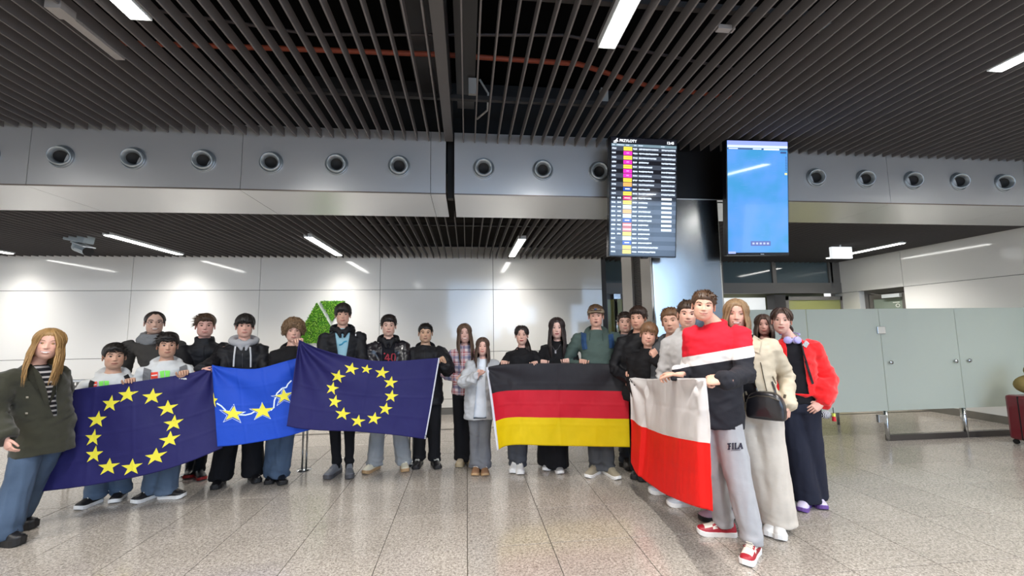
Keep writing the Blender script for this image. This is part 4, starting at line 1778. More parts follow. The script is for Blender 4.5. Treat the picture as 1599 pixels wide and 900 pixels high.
# ------------------------------------------------------------------ one person
PEOPLE = {}


def person(key, label, u, vt, vc, y, feet, top, legs, shoes, skin='D9A58C', hs='short', hc='3A2A20', rot=0, hyaw=0, hroll=0, hpitch=0,
           fem=0, w=1.1, jaw=1.0, nose=1.0, smile=.3, teeth=0, squint=.2, hl=None, hr=None, shw=None, build=1.0, vol=1.0, seed=None,
           lean=0, **kw):
    seed = seed or (len(PEOPLE) + 3)
    rnd = random.Random(seed * 17)
    ztop, zch = at(u, vt, y).z, at(u, vc, y).z
    s = (ztop - zch) / .243
    Hc = at(u, vt + (vc - vt) * .53, y)
    h = ztop
    if feet is None:
        f0, f1 = Vector((Hc.x - .1, y - .05, 0)), Vector((Hc.x + .1, y - .05, 0))
    else:
        f0, f1 = (Vector(on_floor(*p)) if len(p) == 2 else Vector(p) for p in feet)
    base = Vector(((f0.x + f1.x) / 2, (f0.y + f1.y) / 2 + .08, 0))
    cd = Vector((-base.x, -base.y, 0)).normalized()
    face_a = math.atan2(cd.x, -cd.y)
    ang = face_a + math.radians(rot)
    t = thing('person', label, 'person', base, ang)
    bpy.context.view_layer.update()
    inv = t.matrix_world.inverted()
    I3 = inv.to_3x3()
    L = lambda p: inv @ Vector(p)
    fp = dict(w=w * (.95 if fem else 1), jaw=jaw * (.88 if fem else 1), fem=fem, nose=nose * (.88 if fem else 1), smile=smile, teeth=teeth, squint=squint, open=kw.get('open'))
    skl = np.array(lin(skin))
    skl = skl * .86 + np.array((.80, .66, .58, 1)) * .14
    sp = dict(skin=skin, skl=tuple(skl), hc=hc, hs=hs, vol=vol, **kw)
    # head frame
    hcL = L(Hc)
    fwd = I3 @ (EYEP - Hc).normalized()
    fwd = Matrix.Rotation(math.radians(hyaw), 3, 'Z') @ fwd
    fwd.z += math.tan(math.radians(hpitch))
    fwd.z *= .6
    fwd.normalize()
    upv = Vector((0, 0, 1))
    Yh = -fwd
    Xh = Yh.cross(upv).normalized()
    Zh = Xh.cross(Yh).normalized()
    Rr = Matrix.Rotation(math.radians(hroll), 3, fwd)
    Xh, Zh = Rr @ Xh, Rr @ Zh
    H = Matrix(((Xh.x, Yh.x, Zh.x, hcL.x), (Xh.y, Yh.y, Zh.y, hcL.y), (Xh.z, Yh.z, Zh.z, hcL.z), (0, 0, 0, 1)))
    # joints (wearer frame, -y ahead)
    kb = build
    nb = hcL + Vector((0, .025, -.152 + kw.get('nbz', 0))) * s + I3 @ Vector((kw.get('nbx', 0), kw.get('nby', 0), 0))                # neck base, then leaning to the pelvis
    hip_z = .515 * h
    pel = Vector((nb.x * .25 + lean, .01 + nb.y * .25, hip_z))
    if 'pel' in kw:
        pel = Vector((kw['pel'][0], kw['pel'][1], hip_z))
    sw = (shw or (.168 if not fem else .148)) * (h / 1.72) ** .7
    kk = (h / 1.72) ** .5
    sh_z = -.082 * s
    S = [nb + Vector((-sw, .0, sh_z)), nb + Vector((sw, .0, sh_z))]
    ch = Vector((0, 0, 0))
    skinc = tuple(skl)
    # arms
    l1, l2 = .172 * h, .150 * h
    arms = []
    for i, (side, spec) in enumerate(((-1, hl), (1, hr))):
        if spec is None:
            spec = ('down',)
        kind = spec[0]
        if kind == 'down':
            Wr = S[i] + Vector((side * .055, -.015, -(l1 + l2) * .965))
            if len(spec) > 1:
                Wr = L(at(*spec[1:4]))
            d, n_ = Vector((side * .03, -.12, -1)), Vector((-side, 0, 0))
            curl = (.35, .4, .3)
            pole = Vector((side * .3, .6, 0))
        elif kind == 'grip':
            e = L(at(*spec[1:4]))
            Wr = e + Vector((side * .012, .045, -.048))
            d, n_ = Vector((-side * .15, -.3, .95)), Vector((0, -1, -.25))
            curl = (1.0, 1.0, .6)
            pole = Vector((side * .7, .3, -1))
        elif kind == 'over':                                   # hand seen from its back, fingers folded over the edge
            e = L(at(*spec[1:4]))
            Wr = e + Vector((side * .035, -.01, .0)) if len(spec) < 5 else e + Vector(spec[4])
            d, n_ = Vector((-side * .85, -.3, .1)), Vector((0, .5, -1))
            curl = (.7, .9, .5)
            pole = Vector((side * .5, .2, -1))
        elif kind == 'free':
            Wr = L(at(*spec[1:4]))
            d, n_ = Vector(spec[4]), Vector(spec[5])
            curl = spec[6]
            pole = Vector(spec[7])
        El = ik(S[i], Wr, l1, l2, pole)
        thumb = (d.cross(n_)) * (1 if side < 0 else -1)
        arms.append((S[i], El, Wr, d, n_, thumb, curl, spec))
    # legs
    hips = [pel + Vector((-.078 * kk, 0, -.02)), pel + Vector((.078 * kk, 0, -.02))]
    legj = []
    for i, fpt in enumerate((f0, f1)):
        toe = L(fpt)
        toe.z = 0
        dirs = kw.get('toes', (-14, 14))
        fd = Matrix.Rotation(math.radians(dirs[i]), 3, 'Z') @ Vector((0, -1, 0))
        SL = .155 * h if h > 1.4 else .16 * h
        SL = min(.285, max(.22, SL)) * kw.get('shl', 1.0)
        toe = toe + Vector((0, .02, 0))
        heel = toe - fd * SL
        ank = heel + fd * SL * .27 + Vector((0, 0, .085))
        kz = (hips[i].z + ank.z) / 2 + .01
        kn = hips[i].lerp(ank, .49) + Vector((0, -.02, 0))
        if 'knees' in kw:
            kn += Vector(kw['knees'][i])
        legj.append((hips[i], kn, ank, toe, heel, fd, SL))
    # ---- body mesh: head, neck and hands at full size, trunk and limbs kept just inside the clothes
    B = MB()
    make_head(B, sp, H, fp, s, kw)
    core = MB()
    nr = .054 * s if not fem else .046 * s
    neck_top = H @ (Vector((0, .022, -.045)) * s)
    loft_torso(core, [(pel + Vector((0, 0, -.06)), .125 * kk, .085, Vector((1, 0, 0)), Vector((0, 1, 0))), (pel.lerp(nb, .3), .11 * kk, .075, Vector((1, 0, 0)), Vector((0, 1, 0))),
                      (pel.lerp(nb, .7), .13 * kk, .085, Vector((1, 0, 0)), Vector((0, 1, 0))), (pel.lerp(nb, .86), sw * .85, .06, Vector((1, 0, 0)), Vector((0, 1, 0))), (pel.lerp(nb, .93), sw * .5, .055, Vector((1, 0, 0)), Vector((0, 1, 0))),
                      (pel.lerp(nb, .99), .07, .055, Vector((1, 0, 0)), Vector((0, 1, 0)))])
    core.tube([nb + Vector((0, .0, -.06)), nb + Vector((0, .0, .0)), nb.lerp(neck_top, .45), neck_top], [nr * 1.35, nr * 1.12, nr, nr * .98], 18)
    for (S_, E_, W_2, *_r) in arms:
        core.tube([S_, S_.lerp(E_, .5), E_, E_.lerp(W_2, .5), W_2], [.04, .038, .033, .03, .021], 10, dome=True)
    for (h_, k_, a_, *_r) in legj:
        core.tube([h_, k_, a_], [.062, .045, .03], 10, dome=True)
    cm = remesh(core, .016, 'core', 2)
    vs = [v.co.copy() for v in cm.vertices]
    B.add(vs, [tuple(p.vertices) for p in cm.polygons], 0, [skinc] * len(vs))
    bpy.data.meshes.remove(cm)
    hk = kw.get('hand', 1.0) * .98 * (h / 1.72) ** .6 * (.9 if fem else 1)
    hskin = tuple(np.array(skinc) * .97)
    for (S_, E_, W_2, d, n_, th, curl, spec) in arms:
        make_hand(B, W_2, d, n_, th, hk, hskin, curl)
    bo = B.build('body', SKIN, t, smooth=True)
    # ---- hair
    make_hair(sp, H, fp, s, seed).build('hair', hair_mat(hc), t, smooth=True)
    # ---- garments
    X, Yv = Vector((1, 0, 0)), Vector((0, 1, 0))
    T = dict(th=.0, sl=(.058, .05, .042), hem=-.02, hood=0, collar=0, open=None, sleeve=1, mat=None, puff=1.0, amp=.006, cuff=0)
    T.update(top)
    pf = T['puff'] * kb

    def trunk(mb, g_, hemz, neck=1.0, wide=1.0):
        hem = pel + Vector((0, 0, hemz))
        loft_torso(mb, [(hem, (.150 + g_) * kk * wide * kb, .108 + g_, X, Yv), (pel.lerp(nb, .12), (.147 + g_) * kk * wide * kb, .105 + g_, X, Yv), (pel.lerp(nb, .35), (.138 + g_) * kk * wide * kb, .1 + g_, X, Yv),
                        (pel.lerp(nb, .6), (.15 + g_) * kk * kb, .108 + g_, X, Yv), (pel.lerp(nb, .76), (.158 + g_) * kk * kb, .106 + g_, X, Yv), (pel.lerp(nb, .85), max(sw * .96, (.14 + g_) * kk * kb), .094 + g_, X, Yv), (pel.lerp(nb, .905), sw * .8 + g_ * .5, .078 + g_ * .6, X, Yv),
                        (pel.lerp(nb, .95), sw * .56, .066 + g_ * .4, X, Yv), (pel.lerp(nb, .985), nr * 1.5, nr * 1.3, X, Yv), (nb + Vector((0, .004, .008)), nr * 1.2, nr * 1.15, X, Yv)])
    if T['open'] or T.get('inner'):
        mb = MB()
        trunk(mb, .002, min(0.0, T['hem'] + .02))
        me = remesh(mb, .014, 'shirt', 2)
        folds(me, .003, seed + 5)
        me.materials.append(T['inner'])
        o = link('shirt', me, t)
        me.polygons.foreach_set('use_smooth', [True] * len(me.polygons))
        PEOPLE[key + '_shirt'] = o
    mb = MB()
    trunk(mb, (.012 if not T['open'] and T['hem'] > -.05 else .021) * pf, T['hem'], wide=T.get('wide', 1.0))
    sl = [r * pf * kk for r in T['sl']]
    for (S_, E_, W_2, *_r) in arms:
        We = W_2 - (E_ - W_2).normalized() * .016
        s0 = S_ + Vector((-.045 if S_.x > nb.x else .045, 0, .012))
        if T['sleeve'] == 1:
            mb.tube([s0, S_, S_.lerp(E_, .5), E_, E_.lerp(We, .5), We], [(sl[0] * .7, sl[0] * .7), sl[0] * .94, sl[0] * .95, sl[1], (sl[1] + sl[2]) / 2 * T.get('bell', 1), sl[2]], 12, dome=False)
        elif T['sleeve'] == .5:
            mb.tube([s0, S_, S_.lerp(E_, .75)], [sl[0] * .85, sl[0], sl[0] * .95], 12)
    nkc = nb + Vector((0, .006, .0))
    if T['hood']:
        r_ = .03 * T['hood']
        mb.ring(nkc + Vector((0, .012, -.022)), Vector((nr * 1.95, 0, 0)), Vector((0, nr * 1.75, .058)), r_ * .85, 24, 8)
        mb.ball(nkc + Vector((0, nr * 1.9, -.02)), (nr * 2.3 * T['hood'] ** .5, .055, .08), 14, 10)
    elif T['collar']:
        q = T['collar']
        for zz in (.0, .018 * q, .034 * q):
            mb.ring(nkc + Vector((0, .004, zz - .004)), Vector((nr * 1.38, 0, 0)), Vector((0, nr * 1.36, .016)), .014, 22, 6)
    vox = kw.get('vox', .0125)
    me = remesh(mb, vox, 'top', T.get('smooth', 4))
    ctr = []
    for (S_, E_, W_2, *_r) in arms:
        ctr += [(E_, .1, 1.4), (S_, .09, .5), (W_2, .08, 1.3)]
    ctr.append((pel, .16, .7))
    folds(me, T['amp'], seed, ctr)
    if T['open']:
        w_top, w_bot, t_low = T['open']
        bm = bmesh.new()
        bm.from_mesh(me)
        zl = pel.z + (nb.z - pel.z) * t_low
        zt = nb.z + .02
        cx0 = pel.x + (nb.x - pel.x) * t_low
        for sg_ in (-1, 1):
            p0_ = Vector((cx0 + sg_ * w_bot, 0, zl))
            p1_ = Vector((nb.x + sg_ * w_top, 0, zt))
            dv = p1_ - p0_
            nrm = Vector((dv.z, 0, -dv.x)).normalized()
            bmesh.ops.bisect_plane(bm, geom=bm.verts[:] + bm.edges[:] + bm.faces[:], plane_co=p0_, plane_no=nrm)
        if t_low > -.5:
            bmesh.ops.bisect_plane(bm, geom=bm.verts[:] + bm.edges[:] + bm.faces[:], plane_co=(0, 0, zl), plane_no=(0, 0, 1))
        dead = []
        for f_ in bm.faces:
            c_ = f_.calc_center_median()
            if c_.z < zl:
                continue
            q = (c_.z - zl) / (zt - zl)
            cx_ = cx0 + (nb.x - cx0) * q
            ww = w_bot + (w_top - w_bot) * q
            ysp = pel.y + (nb.y - pel.y) * ((c_.z - pel.z) / (nb.z - pel.z))
            if abs(c_.x - cx_) < ww and c_.y < ysp - .012 and f_.normal.y < .35 and c_.z < nb.z + .1:
                dead.append(f_)
        bmesh.ops.delete(bm, geom=dead, context='FACES')
        bm.to_mesh(me)
        bm.free()
    me.materials.append(T['mat'])
    me.polygons.foreach_set('use_smooth', [True] * len(me.polygons))
    tp = link(T.get('name', 'jacket'), me, t)
    if T['open']:
        sd = tp.modifiers.new('thickness', 'SOLIDIFY')
        sd.thickness = .006
        sd.offset = -1
    # trousers
    G_ = dict(r=(.088, .068, .062), mat=None, amp=.006, name='trousers', rise=.05)
    G_.update(legs)
    mb = MB()
    kq = kk * kb ** .5
    loft_torso(mb, [(pel + Vector((0, 0, -.075)), .142 * kq, .1, X, Yv), (pel + Vector((0, 0, -.02)), .15 * kq, .107, X, Yv), (pel + Vector((0, 0, G_['rise'])), .137 * kq, .098, X, Yv)])
    for (h_, k_, a_, toe, heel, fd, SL) in legj:
        r0, r1, r2 = [q * kk for q in G_['r']]
        a2 = a_ + Vector((0, 0, G_.get('cuffz', -.035)))
        kf = h_.lerp(a2, .5)
        mb.tube([h_ + Vector((0, 0, .02)), h_.lerp(k_, .5), k_, k_.lerp(a2, .5), a2 + Vector((0, 0, .03)), a2], [(r0, r0), (r0 * .93, r0 * .95), r1, (r1 + r2) / 2, r2, r2 * 1.01], 14)
    me = remesh(mb, kw.get('voxl', .013), 'trousers', 4)
    ctr = []
    for (h_, k_, a_, *_r) in legj:
        ctr += [(k_, .1, .5), (a_, .11, 1.4), (h_ + Vector((0, -.05, -.05)), .09, .3)]
    folds(me, G_['amp'] * .8, seed + 2, ctr, 11.0, True)
    me.materials.append(G_['mat'])
    me.polygons.foreach_set('use_smooth', [True] * len(me.polygons))
    tr = link(G_['name'], me, t)
    for (h_, k_, a_, toe, heel, fd, SL) in legj:
        make_shoe(t, toe, heel, a_, shoes, SL)
        if G_.get('ankle'):
            MB().tube([a_ + Vector((0, 0, .06)), a_ + Vector((0, 0, -.02))], .042, 10).build('sock', G_['ankle'], t, smooth=True)
    bpy.context.view_layer.update()
    info = dict(t=t, H=H, s=s, nb=nb, pel=pel, arms=arms, legs=legj, top=tp, trousers=tr, body=bo, inv=inv, nr=nr, fp=fp, sw=sw, shirt=PEOPLE.get(key + '_shirt'))
    PEOPLE[key] = info
    return info
# ------------------------------------------------------------------ cloth colours
BLK = fabric('111013', 0.8, .5)
BLK2 = fabric('141418', 0.62, .6, name='black_shell')
BLKW = fabric('0F0F13', 0.85, .4, name='black_trouser')
LEATHER = mat('black_leather', '15131A', 0.35, coat=.3)
GREY_H = fabric('A9A9AB', 0.9, .4)
GREY_L = fabric('B9B7B6', 0.9, .4)
WHITE_H = fabric('C9CBCB', 0.9, .4)
OLIVE = fabric('35352A', 0.95, .3, sheen=.2)
JEANS = denim('303F52', '586B84', 'denim_blue')
JEANS_D = denim('3D4C5E', '6A7C92', 'denim_pale')
NAVY = fabric('1B1E2D', 0.8, .3)
S_BLK, S_WHT = mat('shoe_black', '131214', 0.45), mat('shoe_white', 'DEDCD8', 0.5)
S_SOLE, S_SOLEB = mat('sole_white', 'E2E0DC', 0.55), mat('sole_black', '1A191A', 0.6)
S_GREY, S_GREYD = mat('shoe_grey', '6F7074', 0.6), mat('sole_grey', '4A494C', 0.6)
S_CREAM, S_GUM = mat('shoe_cream', 'D8D0B8', 0.6), mat('sole_gum', 'B08E66', 0.6)
S_SHINE = mat('shoe_gloss', '120F10', 0.15, coat=.5)
LACE_W, LACE_B = mat('lace_white', 'DAD6CC', .8), mat('lace_black', '202022', .8)
SLIPON = (S_BLK, S_SOLE, LACE_W, 1.1)

# ------------------------------------------------------------------ the people, left to right
P1 = person('blazer', 'smiling woman with long blond hair in an olive blazer at the left edge', 76, 513, 561, 3.62, [(38, 853), (60, 826)],
            dict(mat=OLIVE, name='blazer', inner=stripes_mat('stripe_knit', '16151A', 'B9B4B2', 26, 2, .62), open=(.05, .012, .18), hem=-.2, sl=(.062, .056, .056), puff=1.15, wide=1.1, amp=.005, collar=0),
            dict(r=(.098, .085, .108), mat=JEANS, amp=.008), (S_BLK, S_SOLEB, LACE_B, 1.9), skin='D9A48F', hs='long', hc='9C7A4C', bc='6E5136', rot=28, nbx=-.06, hyaw=-4, hroll=-6,
            fem=1, smile=1, teeth=1, squint=.5, len=.32, lips='A8454E', hl=('free', 10, 684, 3.42, (.1, -.3, -1), (1, 0, -.1), (.4, .5, .3), (0, 1, 0)), hr=('free', 92, 640, 3.8, (.3, -.3, -.8), (0, 1, 0), (.8, .8, .5), (.4, .5, -.4)), toes=(10, 20), vol=1)
person('boy_left', 'short dark haired boy in a white hoodie with black backpack straps', 179, 537, 577, 4.28, [(118, 800), (176, 789)],
       dict(mat=WHITE_H, name='hoodie', hood=1.0, hem=-.08, puff=1.1), dict(r=(.085, .08, .085), mat=JEANS_D), SLIPON, skin='B98B70', hs='short', fz=.044, hc='17120F', hyaw=4,
       sweep=.6, hr=('grip', 203, 597, 4.02), hl=('free', 130, 650, 4.15, (0, -.5, -.3), (0, 1, 0), (.8, .8, .5), (-.4, .5, -1)), toes=(-45, -20), smile=.1, lips='9A5A4C', blush='A8654E')
person('scarf', 'man with glasses, receding hair and a grey scarf standing behind the two boys in white', 242, 485.5, 522.5, 4.92, [(248, 764), (272, 766)],
       dict(mat=fabric('3E3C3A', .85, .8), name='coat', hem=-.22, sl=(.068, .06, .05), puff=1.3, collar=1), dict(r=(.09, .075, .07), mat=BLKW), (S_BLK, S_SOLEB), skin='CFA58F', hs='bald', hc='2A211C',
       beard=.18, smile=.9, teeth=.6, squint=.5, hyaw=3, lips='8A5048', blush='A8654E', shw=.19)
person('boy_mid', 'dark haired boy in a white hoodie with grey backpack straps in front of the man', 262, 521, 559, 4.36, [(205, 790), (290, 778)],
       dict(mat=WHITE_H, name='hoodie', hood=1.0, hem=-.08, puff=1.12), dict(r=(.088, .085, .09), mat=JEANS_D), SLIPON, skin='B6876C', hs='short', fz=.046, hc='1A1411', hyaw=3, vol=1.3,
       sweep=-.8, hr=('grip', 287, 585, 4.12), hl=('free', 215, 650, 4.2, (0, -.5, -.3), (0, 1, 0), (.8, .8, .5), (-.4, .5, -1)), toes=(-55, 55), smile=.1, lips='9A5A4C', blush='A8654E')
person('black_left', 'brown haired boy in a plain black zip jacket holding the corner between two blue flags', 321, 491, 527, 4.86, [(291, 750), (318, 752)],
       dict(mat=BLK2, name='jacket', collar=1.1, hem=-.1, puff=1.15, sl=(.062, .054, .045)), dict(r=(.09, .062, .055), mat=BLKW), (S_BLK, mat('sole_red', 'A82A22', .5), LACE_B), skin='D0998A', hs='short', hc='4A3626',
       hr=('free', 315, 578, 4.26, (.85, -.35, .2), (0, -.2, -1), (.9, 1.0, .6), (.5, .2, -1)), hl=('free', 305, 640, 4.55, (0, -.5, -.3), (0, 1, 0), (.8, .8, .5), (-.6, .5, -1)), sweep=-1, smile=.3, shw=.18, w=1.14)
person('grey_hood', 'black haired boy in a black jacket over a light grey hoodie with drawstrings', 383, 491.5, 527.5, 4.72, [(334, 768), (404, 757)],
       dict(mat=BLK2, name='jacket', collar=0, hem=-.08, puff=1.08, sl=(.06, .054, .046)), dict(r=(.105, .1, .105), mat=BLKW, amp=.008), (S_BLK, S_SOLEB, LACE_B, 1.3), skin='D3A08C', hs='fringe', hc='1B1614',
       hl=('free', 350, 640, 4.45, (0, -.5, -.3), (0, 1, 0), (.8, .8, .5), (-.6, .5, -1)), hr=('free', 415, 640, 4.45, (0, -.5, -.3), (0, 1, 0), (.8, .8, .5), (.6, .5, -1)), vol=1.1, smile=.1, shw=.165, sweep=-.3)
person('curly', 'boy with curly light brown hair raising a flag corner to his face', 459, 500, 535, 4.74, [(418, 760), (444, 760)],
       dict(mat=BLK, name='top', collar=0, hem=-.06, hood=.5, sl=(.056, .048, .04)), dict(r=(.085, .082, .098), mat=JEANS, amp=.008), (S_SHINE, S_SOLEB, None, 1.2), skin='D5A38E', hs='curly', hc='7A6046', hyaw=2,
       hl=('free', 430, 640, 4.5, (0, -.5, -.3), (0, 1, 0), (.8, .8, .5), (-.6, .5, -1)), hr=('grip', 467, 535, 4.3), smile=.1)
person('tall', 'tall boy in an open black jacket over a light blue T-shirt', 536, 474.5, 508.5, 4.8, [(508, 752), (547, 751)],
       dict(mat=BLK2, name='jacket', inner=fabric('9CC6D2', .9, .3), open=(.085, .012, .2), hem=-.06, puff=1.05, sl=(.06, .054, .045), collar=0), dict(r=(.078, .058, .045), mat=BLKW, cuffz=.03, ankle=BLKW), (S_GREY, S_GREYD, mat('lace_grey', '8A8C90', .8), 1.5),
       skin='CC9A82', hs='fringe', hc='211A18', smile=.15, shw=.175, w=1.06, hl=('free', 505, 640, 4.5, (0, -.5, -.3), (0, 1, 0), (.8, .8, .5), (-.6, .5, -1)), hr=('free', 570, 640, 4.5, (0, -.5, -.3), (0, 1, 0), (.8, .8, .5), (.6, .5, -1)), toes=(-30, 2))
person('leather', 'dark haired boy in a black leather jacket over a black shirt with a red print', 607.5, 493, 525.5, 4.88, [(568, 743), (634, 740)],
       dict(mat=LEATHER, name='jacket', inner=fabric('1A191E', .9, .3), open=(.07, .055, .2), hem=-.04, puff=1.25, sl=(.068, .058, .05), collar=0), dict(r=(.09, .082, .088), mat=fabric('8F9294', .9, .4), amp=.009), (S_CREAM, S_GUM, LACE_W, 1.2),
       skin='D4A792', hs='short', hc='231C19', vol=1.2, smile=.1, hl=('free', 585, 640, 4.6, (0, -.5, -.3), (0, 1, 0), (.8, .8, .5), (-.6, .5, -1)), hr=('free', 630, 640, 4.6, (0, -.5, -.3), (0, 1, 0), (.8, .8, .5), (.6, .5, -1)), toes=(-35, 4))
person('puffer', 'short haired tanned boy in a black padded jacket holding the white edged flag corner', 665, 505, 535.5, 4.95, [(648, 736), (686, 735)],
       dict(mat=BLK2, name='jacket', hood=.75, hem=-.13, puff=1.3, sl=(.07, .062, .052), wide=1.05), dict(r=(.09, .075, .07), mat=BLKW), (S_BLK, S_SOLEB, LACE_W, 1.0), skin='C09472', hs='crop', hc='16120F',
       smile=.1, shw=.175, w=1.15, jaw=1.1, hl=('free', 650, 650, 4.7, (0, -.5, -.3), (0, 1, 0), (.8, .8, .5), (-.6, .5, -1)), hr=('free', 695, 568, 4.58, (-.55, -.35, .75), (-.3, -.9, -.3), (1.0, 1.0, .6), (.5, .2, -1)), lips='94584A')
person('plaid', 'girl with very long brown hair in a plaid shirt and black wide trousers', 726, 505.5, 536, 5.0, [(716, 733), (741, 733)],
       dict(mat=plaid_mat('plaid'), name='shirt', collar=.5, hem=-.02, sl=(.05, .044, .036)), dict(r=(.088, .085, .098), mat=BLKW, amp=.005), (mat('boot_beige', 'B5A284', .7), mat('boot_sole', 'A08E70', .7), None, 1.4),
       skin='D8A797', hs='long', hc='5E4634', fem=1, smile=.9, teeth=.8, squint=.3, len=.4, part=.2, hroll=3, hl=('free', 713, 590, 4.72, (.95, -.3, -.1), (0, 1, -.3), (.3, .4, .3), (-.8, .3, -1)), hr=('down',))
person('grey_zip', 'small girl with long brown hair in a pale grey zip top and grey flared jeans', 754, 527, 555.5, 4.66, [(742, 746), (759, 746)],
       dict(mat=fabric('B4B6B9', .9, .4), name='zip_jacket', inner=fabric('E2E8F0', .9, .2), open=(.03, .07, -.3), hem=-.16, sl=(.062, .066, .04), puff=1.05, wide=1.12, amp=.008), dict(r=(.08, .062, .088), mat=denim('55565A', '84868A', 'denim_grey')), (mat('shoe_brown', '8A6648', .7), S_GUM, LACE_W, .8),
       skin='DAA795', hs='long', hc='4B382B', fem=1, smile=.5, len=.3, hroll=-2, hl=('free', 746, 588, 4.38, (.45, -.1, .9), (.5, -.8, -.3), (1.0, 1.0, .6), (-.7, -.2, -1)), hr=('free', 775, 600, 4.5, (0, -.5, -.3), (0, 1, 0), (.8, .8, .5), (.6, .5, -1)), toes=(-6, 6))
person('ponytail', 'girl with dark hair tied in a side ponytail, black top and dark grey trousers', 815, 508, 539, 4.68, [(801, 742), (813, 744)],
       dict(mat=BLK, name='blazer', hem=-.06, sl=(.05, .044, .036)), dict(r=(.082, .078, .078), mat=fabric('44464C', .85, .4)), (S_WHT, S_SOLE, LACE_W, 1.3), skin='D0A08C', hs='tied', hc='2B211D', fem=1, smile=.1, len=.24,
       tail=(.045, 0), tfront=1, hl=('grip', 788, 568, 4.34), hr=('grip', 835, 569, 4.36), toes=(-10, 0))
person('long_dark', 'girl with long straight dark hair, black jumper and a pendant necklace', 870, 496, 529, 4.7, [(852, 738), (877, 743)],
       dict(mat=BLK, name='jumper', collar=.4, hem=-.04, sl=(.055, .05, .045)), dict(r=(.095, .11, .14), mat=BLKW, amp=.006, cuffz=-.055), (mat('shoe_pale', '9A9A98', .6), S_SOLE), skin='DDB0A0', hs='long', hc='2A1D1A', fem=1, smile=.2, len=.33, vol=1,
       hl=('grip', 850, 567, 4.38), hr=('grip', 884, 565, 4.38), lips='A85A5C')
person('cap', 'boy in a beige cap and green hoodie with blue backpack straps, mouth open', 931, 477, 511, 4.5, [(916, 749), (968, 752)],
       dict(mat=fabric('4A5A55', .9, .4), name='hoodie', hood=1.15, hem=-.06, puff=1.15, sl=(.064, .055, .044)), dict(r=(.086, .074, .07), mat=fabric('4C4E52', .85, .4)), (mat('shoe_sand', '8F8672', .75), S_SOLE, mat('lace_sand', '9A917C', .8), 1.1),
       skin='D9A48E', hs='short', hc='5A4432', smile=.2, open=1, hl=('grip', 911, 568, 4.37), hr=('grip', 977, 570, 4.3), toes=(-30, 32), shw=.185)
person('behind_left', 'boy with short brown hair half hidden behind the cap boy and the next one', 976.6, 487, 520, 4.42, [(972, 731), (985, 738)],
       dict(mat=fabric('4A4A4E', .85, .4), name='jacket', collar=1, hem=-.08), dict(r=(.085, .07, .066), mat=fabric('3E4046', .85, .4)), (mat('shoe_darkbrown', '3A332C', .6), S_SOLEB, LACE_B, 1.2), skin='CFA08C', hs='crop', hc='2E241E', smile=.2, shw=.13, build=.85,
       hl=('down',), hr=('down',))
person('black_turn', 'brown haired boy in a black jacket looking off to the side beside the steel pillar', 997, 480, 515.5, 4.2, [(990, 752), (1006, 756)],
       dict(mat=BLK2, name='jacket', hood=.6, hem=-.1, puff=1.15), dict(r=(.09, .075, .07), mat=BLKW), (S_BLK, S_SOLEB, None, 1.3), skin='D49C82', hs='short', hc='35261E', vol=1.4, hyaw=-18, smile=.2,
       hl=('grip', 984, 588, 4.02), hr=('down',), shw=.16)
person('chin_hand', 'small fair haired boy in black resting his fist under his chin', 1013.6, 504, 541, 3.92, [(1013, 772), (1036, 770)],
       dict(mat=BLK, name='jacket', hem=-.08, collar=.6, puff=1.1, sl=(.06, .056, .046)), dict(r=(.086, .075, .07), mat=BLKW), (mat('shoe_palegrey', 'B9BCC0', .5), S_SOLE, LACE_W, 1.2), skin='DFA892', hs='fringe', hc='7A5A40', smile=.6, hroll=-8, vol=.8,
       hr=('free', 1025, 562, 3.72, (-.25, -.1, .95), (-.7, .6, .1), (1.1, 1.2, .7), (.8, -.2, -1)), hl=('free', 1005, 640, 3.95, (0, -.5, -.3), (0, 1, 0), (.8, .8, .5), (-.4, .5, -1)), toes=(-75, -60))
person('looking_left', 'fair haired boy in a dark jacket looking over the shoulder of the boy in front', 1048.6, 481, 522.5, 3.82, [(1042, 792), (1062, 790)],
       dict(mat=fabric('55585C', .9, .4), name='hoodie', hood=.9, hem=-.06), dict(r=(.086, .072, .068), mat=BLKW), (mat('shoe_palegrey', 'B9BCC0'), S_SOLE, LACE_W, 1.2), skin='D9A68F', hs='crop', hc='6A4E38', vol=1.4, hyaw=-12, hroll=5, smile=0, shw=.15, toes=(-70, -60),
       hl=('down',), hr=('down',))
person('grey_smile', 'boy in a light grey hoodie leaning in behind the red jumper boy', 1074, 470, 512.6, 3.4, [(1092, 815), (1122, 815)],
       dict(mat=GREY_L, name='hoodie', hood=.9, hem=-.08, puff=1.05), dict(r=(.088, .076, .07), mat=BLKW), (mat('shoe_mauve', 'A58492', .6), S_SOLEB, mat('lace_mauve', 'B79CA6', .8), 1.2), skin='DBA58E', hs='crop', hc='3E2E22', vol=1.5, hyaw=4, hroll=-5, smile=.8, squint=.3, shw=.16, toes=(-60, -50),
       hl=('down',), hr=('down',))


